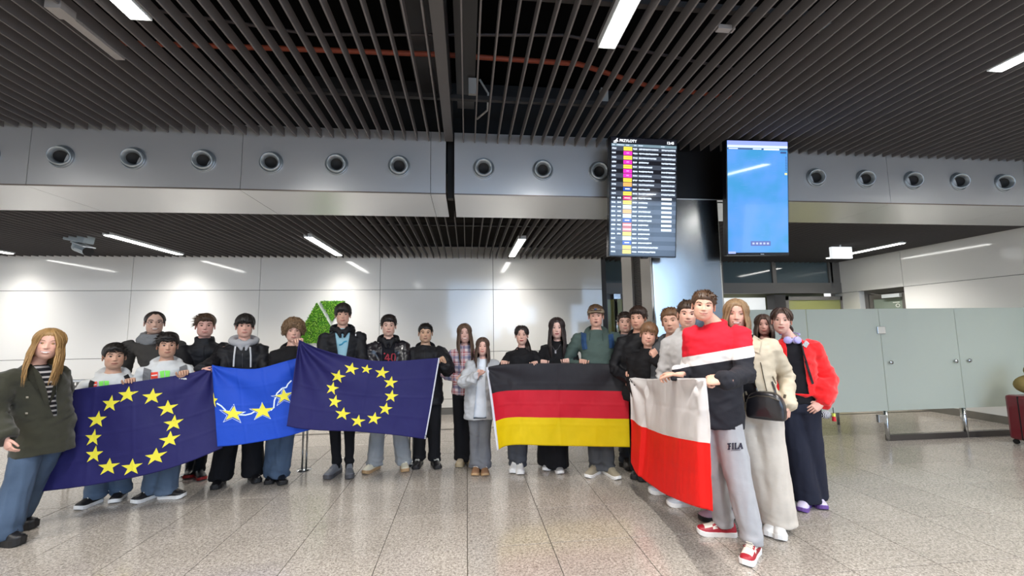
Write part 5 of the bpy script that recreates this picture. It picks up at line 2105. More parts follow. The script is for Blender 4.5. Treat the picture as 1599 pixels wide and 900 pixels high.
def swoosh(t, o, c, f, r, L, sh):
    for sd in (-1, 1):
        m = MB()
        P, R = [], []
        for q in range(9):
            a = -.30 + .36 * q / 8
            zz = sh + .030 + .028 * ((q / 8 - .35) ** 2) * (2.2 if q < 3 else 1.2) - (0.012 if q in (2, 3, 4) else 0)
            k = (zz - sh) / .085
            wd = .039 * math.sqrt(max(.05, 1 - k ** 2.2))
            P.append(c + f * (a * L) + r * (sd * (wd + .0045)) + Vector((0, 0, zz)))
            R.append(.0018 + .0065 * math.sin(min(1, (8 - q) / 5.5) * math.pi / 2) * (1 - abs(q - 6.0) / 9))
        P.reverse()
        m.tube(P, [(x, .0022) if False else (.0022, x) for x in reversed(R)], 6, ref=(0, 0, 1))
        m.build('side_stripe', RED_SH, o)
    m = MB()
    m.obox(c + f * (.01 * L) + Vector((0, 0, sh + .076)), f * .016, r * .018, Vector((0, 0, .003)) + f * .001)
    m.build('tongue_tab', S_CREAMW, o)


RED_SH = mat('shoe_red', 'A01F2C', .45)
S_CREAMW = mat('shoe_ivory', 'E6E1D2', .5)
HI = (S_CREAMW, S_SOLE, LACE_W, 1.25, (RED_SH, lambda a, th: (a > .34 and th > .0) or (a > .12 and th < .22) or (a < -.30) or (th < .12) or (-.1 < a < .14 and .26 < th < .38) or (a < -.1 and th > .35)), swoosh)
RW = zones('red_white_black', '232329', [((-.2, 0, 1), 1.262, 'E4DFDC'), ((-.2, 0, 1), 1.335, 'DE1E30'), ((-1, 0, 0), .26, 'DE1E30'), ((1, .0, .0), .385, 'E4DFDC'), ((1, 0, 0), .405, 'DE1E30')])
P21 = person('red_jumper', 'tall smiling boy in a red, white and black jumper and grey joggers', 1099, 455, 501, 2.86, [(1088, 836), (1163, 889)],
             dict(mat=RW, name='jumper', hem=-.10, collar=.35, puff=1.12, sl=(.06, .056, .044), wide=1.1), dict(r=(.1, .085, .07), mat=fabric('A7A7A9', .95, .3), amp=.008, cuffz=-.01), HI,
             skin='DDA58A', hs='crop', hc='4B3524', vol=1.7, hyaw=2, hroll=-7, smile=1, squint=.6, rot=-12, lips='C07468', shw=.155, w=1.16, nbx=.075, nbz=.015, lean=.035,
             hl=('free', 1058, 585, 2.92, (-1, .35, -.05), (0, 0, -1), (.5, .9, .5), (-.2, .2, -1)), hr=('free', 1131, 595, 2.5, (-1, -.1, .0), (0, .6, -.8), (1.1, 1.2, .7), (.55, .5, -1)), toes=(-62, -8), vox=.0115, hand=1.05)
P22 = person('beige_jacket', 'smiling blond woman in a beige biker jacket and cream trousers', 1150, 467, 515.6, 3.08, [(1197, 842), (1219, 849)],
             dict(mat=fabric('C2B59E', .55, .4, name='beige_suede'), name='jacket', inner=fabric('1A181C', .9, .2), open=(.06, .04, .12), hem=.0, sl=(.058, .05, .042), puff=1.12, collar=0), dict(r=(.105, .11, .125), mat=fabric('C8BFB3', .85, .3), amp=.005, cuffz=-.03), (S_WHT, S_SOLE, LACE_W, 1.3),
             skin='D6A08A', hs='long', hc='8F7252', bc='5A4430', fem=1, smile=.8, teeth=.5, squint=.3, len=.2, fwd=.6, part=.3, rot=-8, nbx=.055, lips='A85A52', hyaw=2, hroll=-4, shw=.165,
             hr=('free', 1232, 634, 2.92, (-.1, -.15, -1), (-1, .1, 0), (.5, .6, .4), (.1, 1, 0)), hl=('down',), toes=(-12, 8), vox=.0115)
person('behind_right', 'brown haired girl hidden behind the women at the right, only half her face showing', 1193, 491, 524, 3.75, [(1210, 790), (1228, 790)],
       dict(mat=BLK, name='jumper', hem=-.05), dict(r=(.085, .07, .066), mat=BLKW), (S_BLK, S_SOLEB), skin='D6A092', hs='long', hc='4A372C', fem=1, smile=.9, len=.2, shw=.14, hl=('down',), hr=('down',))
P24 = person('red_jacket', 'girl in a bright red fleece jacket with lilac headphones around her neck', 1221, 480, 521, 3.42, [(1252, 803), (1290, 800)],
             dict(mat=fabric('E01A1E', .95, .5, sheen=.3), name='jacket', inner=fabric('16151A', .9, .2), open=(.05, .075, .16), hem=.07, sl=(.07, .078, .045), puff=1.15, bell=1.35, amp=.007), dict(r=(.1, .1, .115), mat=NAVY, amp=.006, cuffz=-.04), (mat('shoe_lilac', 'C9BFD6', .5), mat('sole_purple', '6A4A90', .5), LACE_W, 1.1),
             skin='D9A796', hs='tied', hc='47342A', fem=1, smile=.3, len=.08, tail=(.03, -.05), rot=12, nbx=.07, hroll=-4, hyaw=-2, shw=.155,
             hr=('free', 1284, 630, 3.28, (-.85, -.25, -.55), (.1, 1, -.3), (.35, .4, .3), (.55, .8, .1)), hl=('down',), toes=(-25, 10), vox=.0115)

# ------------------------------------------------------------------ flags
def polyl(pts, n):
    P = [at(*p) for p in pts]
    Ls = [0]
    for a, b in zip(P[:-1], P[1:]):
        Ls.append(Ls[-1] + (b - a).length)
    out = []
    for i in range(n + 1):
        s_ = Ls[-1] * i / n
        k = max(j for j in range(len(Ls)) if Ls[j] <= s_ + 1e-9)
        k = min(k, len(P) - 2)
        t = (s_ - Ls[k]) / (Ls[k + 1] - Ls[k])
        p0, p1, p2, p3 = P[max(0, k - 1)], P[k], P[k + 1], P[min(len(P) - 1, k + 2)]
        out.append(.5 * ((2 * p1) + (p2 - p0) * t + (2 * p0 - 5 * p1 + 4 * p2 - p3) * t * t + (3 * p1 - p0 - 3 * p2 + p3) * t ** 3))
    return out


class Flag:
    def __init__(s, name, label, top, bot, amp, seed, mats, mfun, radial=(), NU=110, NV=66):
        s.NU, s.NV = NU, NV
        T_, B_ = polyl(top, NU), polyl(bot, NU)
        w = (T_[-1] - T_[0]).length
        h = (B_[0] - T_[0]).length
        g = []
        for j in range(NV + 1):
            v = j / NV
            row = []
            for i in range(NU + 1):
                u = i / NU
                p = T_[i].lerp(B_[i], v)
                nrm = (T_[min(i + 1, NU)] - T_[max(i - 1, 0)]).cross(B_[i] - T_[i]).normalized()
                if nrm.y > 0:
                    nrm = -nrm
                env = .35 + .65 * min(1, v * 2.0)
                d = amp * env * (noise.noise(Vector((u * w * 3.2 + seed, v * .7, seed))) * 1.5 + .5 * math.sin(u * w * 9 + seed + 1.4 * v + 2 * noise.noise(Vector((u * 2, v * 2, seed)))))
                d += .0035 * noise.noise(Vector((u * w * 14, v * h * 9 + seed, 3)))
                for (ru, rv, am, fr) in radial:                     # folds fanning from a gathered corner
                    du, dv = (u - ru) * w, (v - rv) * h
                    rr_ = math.hypot(du, dv) + .02
                    an = math.atan2(dv, du)
                    d += am * math.sin(an * fr + seed) * math.exp(-((rr_ - .25) / .35) ** 2)
                for cu in (.25, .5, .75):                            # ironed creases
                    d += .0035 * math.exp(-((u - cu) * w / .008) ** 2)
                for cv in (.25, .5, .75):
                    d += .003 * math.exp(-((v - cv) * h / .008) ** 2)
                row.append(p + nrm * d)
            g.append(row)
        s.g = g
        base = (T_[0] + T_[-1]) / 2
        base.z = min(B_[0].z, B_[-1].z)
        s.base = base
        s.w, s.h = w, h
        s.t = thing(name, label, 'flag', base)
        mb = MB()
        vs = [p - base for row in g for p in row]
        fs, mi = [], []
        for j in range(NV):
            for i in range(NU):
                a = j * (NU + 1) + i
                fs.append((a, a + 1, a + NU + 2, a + NU + 1))
                mi.append(mfun((i + .5) / NU, (j + .5) / NV))
        mb.add(vs, fs, mi)
        o = mb.build('cloth', mats, s.t, smooth=True)
        md = o.modifiers.new('thickness', 'SOLIDIFY')
        md.thickness = .0012
        s.px = [[px_of(p) for p in row] for row in g[::2]]

    def P(s, u, v):
        u, v = min(max(u, 0), 1) * s.NU, min(max(v, 0), 1) * s.NV
        i, j = min(int(u), s.NU - 1), min(int(v), s.NV - 1)
        a, b = u - i, v - j
        return s.g[j][i].lerp(s.g[j][i + 1], a).lerp(s.g[j + 1][i].lerp(s.g[j + 1][i + 1], a), b)

    def uv(s, pu, pv):
        best = (1e9, 0, 0)
        for j, row in enumerate(s.px):
            for i, (a, b) in enumerate(row):
                d = (a - pu) ** 2 + (b - pv) ** 2
                if d < best[0]:
                    best = (d, i / s.NU, min(1, j * 2 / s.NV))
        u, v = best[1], best[2]
        for _ in range(6):
            a, b = px_of(s.P(u, v))
            e = .012
            a1, b1 = px_of(s.P(u + e, v))
            a0, b0 = px_of(s.P(u - e, v))
            a3, b3 = px_of(s.P(u, v + e))
            a2, b2 = px_of(s.P(u, v - e))
            J = np.array([[(a1 - a0) / (2 * e), (a3 - a2) / (2 * e)], [(b1 - b0) / (2 * e), (b3 - b2) / (2 * e)]])
            if abs(np.linalg.det(J)) < 1e-3:
                break
            du, dv = np.linalg.solve(J, np.array([pu - a, pv - b]))
            u, v = min(1, max(0, u + max(-.03, min(.03, du)))), min(1, max(0, v + max(-.03, min(.03, dv))))
        return u, v

    def surf(s, u, v, off=.003):
        e = .01
        p = s.P(u, v)
        n = (s.P(u + e, v) - s.P(u - e, v)).cross(s.P(u, v + e) - s.P(u, v - e)).normalized()
        if n.y > 0:
            n = -n
        return p + n * off - s.base

    def star(s, u, v, r, m_, rot=0.0, sx=1.0, name='star', off=.003, ri=.385):
        mb = MB()
        pts = []
        for k in range(10):
            a = -math.pi / 2 + k * math.pi / 5 + rot
            q = r if k % 2 == 0 else r * ri
            pts.append((math.cos(a) * q * sx / s.w, math.sin(a) * q / s.h))
        vs = [s.surf(u, v, off)]
        K = 4
        for k in range(1, K + 1):
            for i in range(10):
                a, b = pts[i], pts[(i + 1) % 10]
                vs.append(s.surf(u + a[0] * k / K, v + a[1] * k / K, off))
                vs.append(s.surf(u + (a[0] + b[0]) / 2 * k / K, v + (a[1] + b[1]) / 2 * k / K, off))
        fs = [(0, 1 + i, 1 + (i + 1) % 20) for i in range(20)]
        for k in range(K - 1):
            for i in range(20):
                a, b = 1 + k * 20, 1 + (k + 1) * 20
                fs.append((a + i, b + i, b + (i + 1) % 20, a + (i + 1) % 20))
        mb.add(vs, fs)
        return mb.build(name, m_, s.t, smooth=False)

    def line(s, pts, wd, m_, name, off=.004):
        mb = MB()
        P, N = [], []
        for (a, b) in zip(pts[:-1], pts[1:]):
            for q in range(6):
                P.append((a[0] + (b[0] - a[0]) * q / 6, a[1] + (b[1] - a[1]) * q / 6))
        P.append(pts[-1])
        W3 = [s.surf(u, v, off) for u, v in P]
        vs = []
        for i, p in enumerate(W3):
            d = (W3[min(i + 1, len(W3) - 1)] - W3[max(0, i - 1)]).normalized()
            q = d.cross(Vector((0, 1, 0))).normalized() * wd / 2
            vs += [p + q, p - q]
        mb.add(vs, [(2 * i, 2 * i + 1, 2 * i + 3, 2 * i + 2) for i in range(len(P) - 1)])
        return mb.build(name, m_, s.t)


def cloth(name, col, trans=.25):
    m = fabric(col, .62, .25, name=name)
    nt = m.node_tree
    b = nt.nodes['Principled BSDF']
    out = nt.nodes['Material Output']
    src = b.inputs['Base Color'].links[0].from_socket
    tl_ = nd(nt, 'ShaderNodeBsdfTranslucent')
    nt.links.new(src, tl_.inputs[0])
    ms_ = nd(nt, 'ShaderNodeMixShader')
    ms_.inputs[0].default_value = trans
    nt.links.new(b.outputs[0], ms_.inputs[1])
    nt.links.new(tl_.outputs[0], ms_.inputs[2])
    nt.links.new(ms_.outputs[0], out.inputs[0])
    for n in nt.nodes:
        if n.type == 'MIX':
            c = lin(col)
            n.inputs[6].default_value = tuple(x * .92 for x in c[:3]) + (1,)
            n.inputs[7].default_value = tuple(min(1, x * 1.06) for x in c[:3]) + (1,)
    return m


C_NAVY, C_BLUE = cloth('flag_navy', '26245F'), cloth('flag_blue', '1C4CC0')
C_WHT, C_RED = cloth('flag_white', 'E6E1DF'), cloth('flag_red', 'F2231E')
C_BLK, C_GRED, C_YEL = cloth('flag_black', '232227', .1), cloth('flag_germanred', 'C81C30'), cloth('flag_yellow', 'E0C400')
C_HEM = cloth('flag_hem', 'D6D8E0')
STAR = mat('star_yellow', 'D6CC36', .75)
STARW = mat('star_white', 'C9DCEA', .7)
one = lambda u, v: 0

F1 = Flag('flag', 'dark blue flag with twelve yellow stars held by the boys in white hoodies',
          [(88, 613, 3.98), (150, 604, 4.0), (200, 598, 4.02), (260, 589, 4.1), (300, 582, 4.15), (331, 573, 4.24)],
          [(58, 769, 3.93), (150, 757, 3.98), (240, 739, 4.02), (300, 720, 4.08), (348, 700, 4.18)], .02, 2.0, [C_NAVY], one, radial=((1, 0, .012, 9),))
for (a, b) in ((540, 255), (712, 268), (820, 350), (865, 455), (835, 570), (735, 690), (570, 765), (407, 762), (308, 675), (302, 558), (330, 430), (420, 318)):
    F1.star(*F1.uv(80 + a / 4.5, 560 + b / 4.5), .071, STAR, rot=.1, sx=.78 if a < 350 and b > 500 else 1)
F2 = Flag('flag', 'bright blue banner with outlined stars, between the two dark blue flags',
          [(331, 570, 4.16), (360, 574.5, 4.2), (400, 576, 4.22), (440, 566, 4.25), (462, 560, 4.3), (485, 556, 4.34)],
          [(340, 698, 4.1), (380, 694, 4.14), (440, 684, 4.2), (480, 673, 4.25), (520, 664, 4.3)], .016, 5.0, [C_BLUE], one, radial=((0, 0, .012, 7), (1, 0, .012, 8)))
S2 = [(183, 465), (267, 525), (397, 513), (490, 447)]
for q, (a, b) in enumerate(S2):
    u_, v_ = F2.uv(270 + a / 2.812, 460 + b / 2.812)
    if q > 0:
        F2.star(u_ - .004, v_ + .006, .098, STARW, rot=.12, name='star_outline', off=.0035)
        F2.star(u_ - .004, v_ + .006, .088, C_BLUE, rot=.12, name='star_inset', off=.0045)
    F2.star(u_, v_, .074 if q != 2 else .086, STAR, rot=.12, off=.006, sx=.6 if q == 0 else 1)
F2.line([F2.uv(270 + a / 2.812, 460 + b / 2.812) for a, b in ((195, 478), (215, 490), (232, 508), (240, 522))], .012, STARW, 'white_line')
F2.line([F2.uv(270 + a / 2.812, 460 + b / 2.812) for a, b in ((292, 528), (320, 530), (345, 524), (362, 514))], .012, STARW, 'white_line')
F2.line([F2.uv(270 + a / 2.812, 460 + b / 2.812) for a, b in ((432, 510), (445, 495), (448, 465), (458, 435), (480, 413), (500, 408), (508, 392), (522, 378))], .012, STARW, 'white_line')
F3 = Flag('flag', 'dark blue flag with twelve yellow stars and a white hem, below the tall boy',
          [(468, 531, 4.2), (500, 545, 4.22), (540, 556, 4.24), (580, 563, 4.28), (620, 564, 4.32), (660, 561, 4.38), (687, 559, 4.44)],
          [(448, 666, 4.12), (480, 671, 4.16), (560, 675, 4.22), (620, 680, 4.28), (665, 686, 4.34)], .02, 9.0, [C_NAVY, C_HEM], lambda u, v: 1 if u > .978 else 0, radial=((0, 0, .022, 11),))
for (a, b) in ((485, 72), (590, 75), (697, 100), (757, 168), (762, 262), (722, 350), (643, 417), (530, 435), (425, 385), (370, 300), (353, 208), (392, 125)):
    F3.star(*F3.uv(440 + a / 4.442, 560 + b / 4.442), .071 if b != 75 else .055, STAR, rot=.05, sx=.85 if a < 400 and b > 190 else 1)
MB().lathe([(.004, 0), (.012, .001), (.013, .003), (.01, .004)], c=F3.surf(.988, .965, .001), axis=(0, -1, 0), n=14).build('grommet', DARKF, F3.t)
F4 = Flag('flag', 'black, red and yellow striped flag in the middle of the group',
          [(759, 574, 4.26), (790, 569, 4.32), (850, 567.5, 4.35), (900, 567.5, 4.35), (950, 568.5, 4.3), (981, 569, 4.24)],
          [(776, 704, 4.16), (796, 696, 4.26), (850, 696, 4.3), (900, 697, 4.3), (950, 698, 4.26), (984, 698.5, 4.2)], .014, 13.0, [C_BLK, C_GRED, C_YEL, C_HEM],
          lambda u, v: 3 if u < .024 else int(min(2, v * 3)), radial=((0, 0, .012, 9), (1, 0, .01, 7)))
F5 = Flag('flag', 'white over red flag held by the boy in the red jumper',
          [(983, 589, 4.0), (1012, 592, 3.75), (1040, 591, 3.25), (1066, 591, 2.8), (1084, 591, 2.56), (1101, 591, 2.46)],
          [(985, 722, 4.0), (1003, 748, 3.7), (1040, 772, 3.22), (1066, 784, 2.8), (1090, 792, 2.56), (1114, 799, 2.44)], .016, 17.0, [C_WHT, C_RED], lambda u, v: 0 if v < .5 else 1, radial=((0, 0, .014, 9), (1, 0, .012, 8)))
# ------------------------------------------------------------------ things worn and carried
def lay_on(key, y, extra=()):
    p = PEOPLE[key]
    ob = [p['top']] + ([p['shirt']] if p['shirt'] else []) + list(extra)
    return Lay(ob, y)


def strap_thing(name, label, cat, key, strips, w, m_, y, body=None, group=None):
    p = PEOPLE[key]
    t = thing(name, label, cat, p['t'].location, p['t'].rotation_euler.z, group)
    bpy.context.view_layer.update()
    Ly = lay_on(key, y)
    for st in strips:
        mb = MB()
        Ly.strip(mb, st, w, .012, thick=.006)
        if mb.f:
            localise(mb, t).build('strap', m_, t)
    if body:
        nb, pel = p['nb'], p['pel']
        c = nb.lerp(pel, .42) + Vector((0, .21, 0))
        m = MB()
        m.ball((0, 0, 0), (.145, .085, .21), 18, 12)
        o = m.build('pack', body, t, smooth=True)
        o.location = c
        m = MB()
        m.ball((0, .06, -.06), (.11, .05, .11), 14, 8)
        q = m.build('front_pocket', body, t, smooth=True)
        q.location = c
    return t


ST_B, ST_G, ST_BL = fabric('1E1D20', .8, .3, name='strap_black'), fabric('6F7072', .85, .3, name='strap_grey'), fabric('27446A', .8, .3, name='strap_blue')
strap_thing('backpack', 'black backpack worn by the left boy in white, its straps on his chest', 'backpack', 'boy_left',
            [[(153, 583), (147, 590), (143, 600), (142, 610)], [(197, 586), (201, 594), (201, 604)]], 8, ST_B, 4.2, ST_B)
strap_thing('backpack', 'grey backpack worn by the right boy in white, its straps on his chest', 'backpack', 'boy_mid',
            [[(236, 567), (231, 576), (229, 588), (229, 600)], [(283, 564), (287, 574), (286, 584)]], 12, ST_G, 4.3, ST_G)
strap_thing('backpack', 'blue backpack worn by the boy in the beige cap', 'backpack', 'cap',
            [[(916, 512), (912, 520), (912, 534), (914, 546)], [(950, 512), (954, 522), (956, 538), (955, 550)]], 8, ST_BL, 4.4, ST_BL)


def stitch(key, name, m_, fn, y=4.3, extra=(), part='top'):
    """a small print, cord or zip laid on a garment, as a sub-part of it"""
    p = PEOPLE[key]
    ob = p[part]
    Ly = Lay([ob] if part != 'top' else [p['top']] + ([p['shirt']] if p['shirt'] else []), y)
    mb = MB()
    fn(Ly, mb)
    if not mb.f:
        print('stitch missed', key, name)
        return
    localise(mb, p['t'])
    return mb.build(name, m_, ob)


P_RED, P_GRN = mat('print_red', 'E2432F', .7), mat('print_green', '7FE05A', .7)
CORD = mat('cord_pale', 'C9C9CB', .8)
ZIP = mat('zip_metal', '6A6A6E', .4, .7)
for key, (a, b, c, d) in dict(boy_left=((141, 597), (152, 597), (155, 597), (171, 597)), boy_mid=((236, 582), (246, 583), (250, 581), (265, 580))).items():
    u0, v0 = a
    stitch(key, 'red_print', P_RED, lambda L_, m: L_.patch(m, [(u0, v0), (u0 + 11, v0 - 1), (u0 + 11, v0 + 9), (u0, v0 + 10)], off=.006))
    u1, v1 = c
    stitch(key, 'green_print', P_GRN, lambda L_, m: (L_.patch(m, [(u1, v1 - 1), (u1 + 7, v1 - 2), (u1 + 7, v1 + 9), (u1 + 1, v1 + 9)], off=.006), L_.patch(m, [(u1 + 8, v1 - 2), (u1 + 16, v1 - 2), (u1 + 15, v1 + 8), (u1 + 9, v1 + 9)], off=.006)))
    stitch(key, 'print_line', mat('print_white', 'F0E8E4', .7), lambda L_, m: L_.strip(m, [(u0 + 1, v0 + 5), (u0 + 10, v0 + 4)], 1.6, .009))
# drawstrings, zips, seams
stitch('grey_hood', 'drawstring', CORD, lambda L_, m: (L_.strip(m, [(368, 541), (366, 556), (365, 573)], 2.6, .01)))
stitch('grey_hood', 'drawstring', CORD, lambda L_, m: (L_.strip(m, [(391, 542), (392, 556), (392, 574)], 2.6, .01)))
stitch('grey_hood', 'zip', ZIP, lambda L_, m: (L_.strip(m, [(379, 552), (379, 574)], 1.2, .006)))
stitch('black_left', 'zip', mat('zip_dark', '2C2C30', .4, .4), lambda L_, m: (L_.strip(m, [(318, 540), (319, 575)], 1.6, .006)))
stitch('tall', 'blue_print', mat('print_blue', '2E8FB0', .7), lambda L_, m: (L_.strip(m, [(530, 539), (534, 538), (538, 534), (542, 533)], 2.2, .006)))
stitch('tall', 'cord_end', mat('white_mark_cloth', 'E8E8E8', .6), lambda L_, m: (L_.strip(m, [(520, 521), (522, 514)], 1.6, .01), L_.strip(m, [(556, 518), (556, 525)], 1.6, .01)))
stitch('puffer', 'zip', mat('zip_dark', '2C2C30'), lambda L_, m: (L_.strip(m, [(664, 545), (664, 562)], 1.4, .006)))
stitch('cap', 'pocket_seam', mat('seam_green', '2E403C', .9), lambda L_, m: (L_.strip(m, [(922, 520), (921, 532)], 1.2, .006), L_.strip(m, [(941, 521), (942, 533)], 1.2, .006)))
# red varsity style figures on the black shirt
PR = mat('print_crimson', 'A83240', .7)


def fig(L_, m):
    z = 1.9
    L_.strip(m, [(600, 553), (602, 552)], 2.4, .007)
    L_.strip(m, [(606.5, 553), (601.5, 561), (610, 561)], z, .007)
    L_.strip(m, [(607, 554), (607, 566)], z, .007)
    L_.strip(m, [(612.5, 553.5), (616.5, 553), (618, 557), (617.5, 563), (614, 565), (611.8, 561), (612.5, 553.5)], z, .007)


stitch('leather', 'number_print', PR, fig)
stitch('leather', 'collar_stud', CHROME, lambda L_, m: (L_.strip(m, [(594, 545), (596, 543)], 1.4, .008),))
# lettering on the joggers
INK = mat('print_ink', '1E1B2E', .7)


def jog(L_, m):
    def q(x, z):                                   # 0..1 letters box to photo place
        return (1136.0 + 25.0 * x, 693.0 + 9.2 * z - 1.3 * x)
    w = 1.9
    def s_(pts, ww=w):
        L_.strip(m, [q(*p) for p in pts], ww, .008, thick=.001)
    s_([(.0, .08), (.24, .04)]); s_([(.12, .0), (.12, 1.0)], 2.4); s_([(.12, .5), (.22, .48)]); s_([(.03, .98), (.18, .98)])
    s_([(.29, .02), (.42, .02)], 1.4); s_([(.355, .0), (.355, 1)], 2.4); s_([(.29, .98), (.42, .98)], 1.4)
    s_([(.46, .02), (.58, .02)], 1.4); s_([(.52, .0), (.52, 1)], 2.4); s_([(.46, .98), (.69, .98)]); s_([(.69, .98), (.69, .72)], 1.3)
    s_([(.72, 1.0), (.84, .02)], 1.7); s_([(.84, .02), (.95, 1.0)], 2.5); s_([(.77, .66), (.91, .66)], 1.4); s_([(.69, 1.0), (.79, 1.0)], 1.3); s_([(.87, 1.0), (1.0, 1.0)], 1.3)
    L_.strip(m, [(1142, 704), (1157, 703)], .7, .008, thick=.001)


stitch('red_jumper', 'letters_print', INK, jog, part='trousers')
# lapels, buttons, belt of the blazer
stitch('blazer', 'lapel', fabric('2E2E25', .95, .3, name='lapel'), lambda L_, m: (L_.patch(m, [(50, 566), (58, 600), (72, 636), (60, 612), (44, 590)], off=.008), L_.patch(m, [(86, 566), (84, 600), (76, 636), (90, 610), (98, 588)], off=.008)))
BTN = mat('button_dark', '8A8272', .4)
stitch('blazer', 'button', BTN, lambda L_, m: L_.strip(m, [(41, 621), (45, 621)], 3, .012))
stitch('blazer', 'button', BTN, lambda L_, m: L_.strip(m, [(40, 646), (44, 646)], 3, .012))
# necklace
NK = mat('pendant', 'A9A9B0', .3, .8)
stitch('long_dark', 'necklace', NK, lambda L_, m: (L_.strip(m, [(861, 538), (865, 545), (868, 548), (872, 545), (876, 538)], .9, .008), L_.strip(m, [(868, 547), (868, 552)], 2.6, .01)))
# biker jacket zips and lapel
ZB = mat('zip_brass', '6E6658', .35, .8)
stitch('beige_jacket', 'zip', ZB, lambda L_, m: (L_.strip(m, [(1188, 566), (1193, 590), (1198, 612)], 1.6, .01), L_.strip(m, [(1207, 588), (1216, 606)], 1.6, .01)))
stitch('beige_jacket', 'lapel', fabric('C2B59D', .6, .3, name='lapel_beige'), lambda L_, m: (L_.patch(m, [(1178, 520), (1190, 528), (1186, 552), (1172, 546)], off=.014),))

# glasses of the man
pm = PEOPLE['scarf']
m = MB()
H_m, s_m, fpm = pm['H'], pm['s'], pm['fp']
for sx in (-1, 1):
    c = face_pt(sx * .033, .007, fpm) + Vector((0, -.012, 0))
    m.ring(H_m @ (c * s_m), H_m.to_3x3() @ Vector((.022, 0, 0)) * s_m, H_m.to_3x3() @ Vector((0, 0, .016)) * s_m, .0018, 20, 5)
    m.tube([H_m @ (Vector((sx * .055, c.y, .009)) * s_m), H_m @ (Vector((sx * .084, -.02, .01)) * s_m), H_m @ (Vector((sx * .084, .015, .006)) * s_m)], .0016, 5)
m.tube([H_m @ (Vector((-.011, -.11, .01)) * s_m), H_m @ (Vector((.011, -.11, .01)) * s_m)], .0015, 5)
m.build('glasses', mat('glasses_rim', '3A3F55', .3, .4), pm['t'], smooth=True)
# scarf
m = MB()
nb, nr = pm['nb'], pm['nr']
m.ring(nb + Vector((0, -.004, .03)), Vector((nr * 1.55, 0, 0)), Vector((0, nr * 1.5, .02)), .03, 24, 8)
m.ring(nb + Vector((0, -.012, -.015)), Vector((nr * 1.9, 0, 0)), Vector((0, nr * 1.7, .035)), .034, 24, 8)
me = remesh(m, .011, 'scarf', 4)
folds(me, .007, 3, (), 22)
me.materials.append(fabric('7B7D7F', .95, .8, name='wool_grey'))
me.polygons.foreach_set('use_smooth', [True] * len(me.polygons))
link('scarf', me, pm['t'])


# inner hood of the boy in black over grey
def hood_part(key, m_, r_=.03, k=1.0):
    p = PEOPLE[key]
    nb, nr = p['nb'], p['nr']
    mb = MB()
    mb.ring(nb + Vector((0, .012, .01)), Vector((nr * 1.75 * k, 0, 0)), Vector((0, nr * 1.6 * k, .035)), r_, 24, 8)
    mb.ball(nb + Vector((0, nr * 1.9, -.02)), (nr * 2.3 * k, .05, .09), 14, 10)
    mb.tube([nb + Vector((-.05, -.06, .0)), nb + Vector((-.02, -.115, -.09))], [.03, .012], 10, dome=True)
    mb.tube([nb + Vector((.05, -.06, .0)), nb + Vector((.02, -.115, -.09))], [.03, .012], 10, dome=True)
    me = remesh(mb, .011, 'hood', 4)
    folds(me, .004, 4)
    me.materials.append(m_)
    me.polygons.foreach_set('use_smooth', [True] * len(me.polygons))
    return link('hood', me, p['t'])


hood_part('grey_hood', GREY_H, .034, 1.15)
hood_part('tall', BLK2, .024, 1.15)
hood_part('leather', BLK2, .024, 1.1)

# the baseball cap
pc = PEOPLE['cap']
H_c, s_c = pc['H'], pc['s']
lon = np.linspace(-math.pi, math.pi, 41)[:-1]
lat = np.linspace(.40, math.pi / 2, 12)
D = sph_dirs(lon, lat)
P_ = head_surf(D, pc['fp'], feat=False)
r_ = np.linalg.norm(P_, axis=1)
Q_ = P_ * ((r_ + .016) / r_)[:, None]
m = MB()
m.add([H_c @ Vector(q * s_c) for q in Q_], grid_faces(40, 12))
CAPM = fabric('8F7E68', .9, .4, name='cap_beige')
o = m.build('cap', CAPM, pc['t'], smooth=True)
sd = o.modifiers.new('thickness', 'SOLIDIFY')
sd.thickness = .004
m = MB()
vs = []
for j in range(5):
    for i in range(13):
        a = -1.0 + 2.0 * i / 12
        rr = .088 + .058 * (j / 4) * math.cos(a) ** .6
        vs.append(H_c @ (Vector((math.sin(a) * (.088 if j == 0 else .088 - .004 * j), -math.cos(a) * rr, .040 + .004 * j - .010 * (abs(math.sin(a)) ** 2) - .006 * (j / 4) ** 2)) * s_c))
m.add(vs, grid_faces(13, 5, wrap=False))
br_ = m.build('brim', fabric('6B5A48', .9, .3, name='brim_brown'), o, smooth=True)
sd = br_.modifiers.new('thickness', 'SOLIDIFY')
sd.thickness = .003
m = MB()
m.ball(H_c @ (Vector((0, -.098, .082)) * s_c), (.014, .006, .01), 12, 8)
m.build('badge', mat('badge_blue', '3C4F78', .6), o)

# crossbody bag on the woman in beige
pb = PEOPLE['beige_jacket']
bc = at(1196, 633, 2.86)
bt = thing('shoulder_bag', 'black leather crossbody bag hanging in front of the woman in beige', 'bag', bc, pb['t'].rotation_euler.z - .1)
BL = mat('bag_leather', '17161B', .32, coat=.4)
m = MB()
prof = [(-.122, -.095), (-.124, -.06), (-.125, .0), (-.105, .06), (-.07, .092), (0, .1), (.07, .092), (.105, .062), (.125, .0), (.122, -.06), (.118, -.095), (.10, -.1), (-.10, -.1)]
n = len(prof)
vs = []
for (yy, k) in ((-.05, .9), (-.04, .99), (0, 1.03), (.04, .99), (.05, .9)):
    vs += [(a * k, yy, b * k) for a, b in prof]
fs = [tuple(range(n)), tuple(reversed(range(4 * n, 5 * n)))]
for j in range(4):
    fs += [(j * n + i, (j + 1) * n + i, (j + 1) * n + (i + 1) % n, j * n + (i + 1) % n) for i in range(n)]
m.add(vs, fs)
o = m.build('bag_body', BL, bt, smooth=True, bevel=0, recalc=True)
sb_ = o.modifiers.new('sub', 'SUBSURF')
sb_.levels = sb_.render_levels = 1
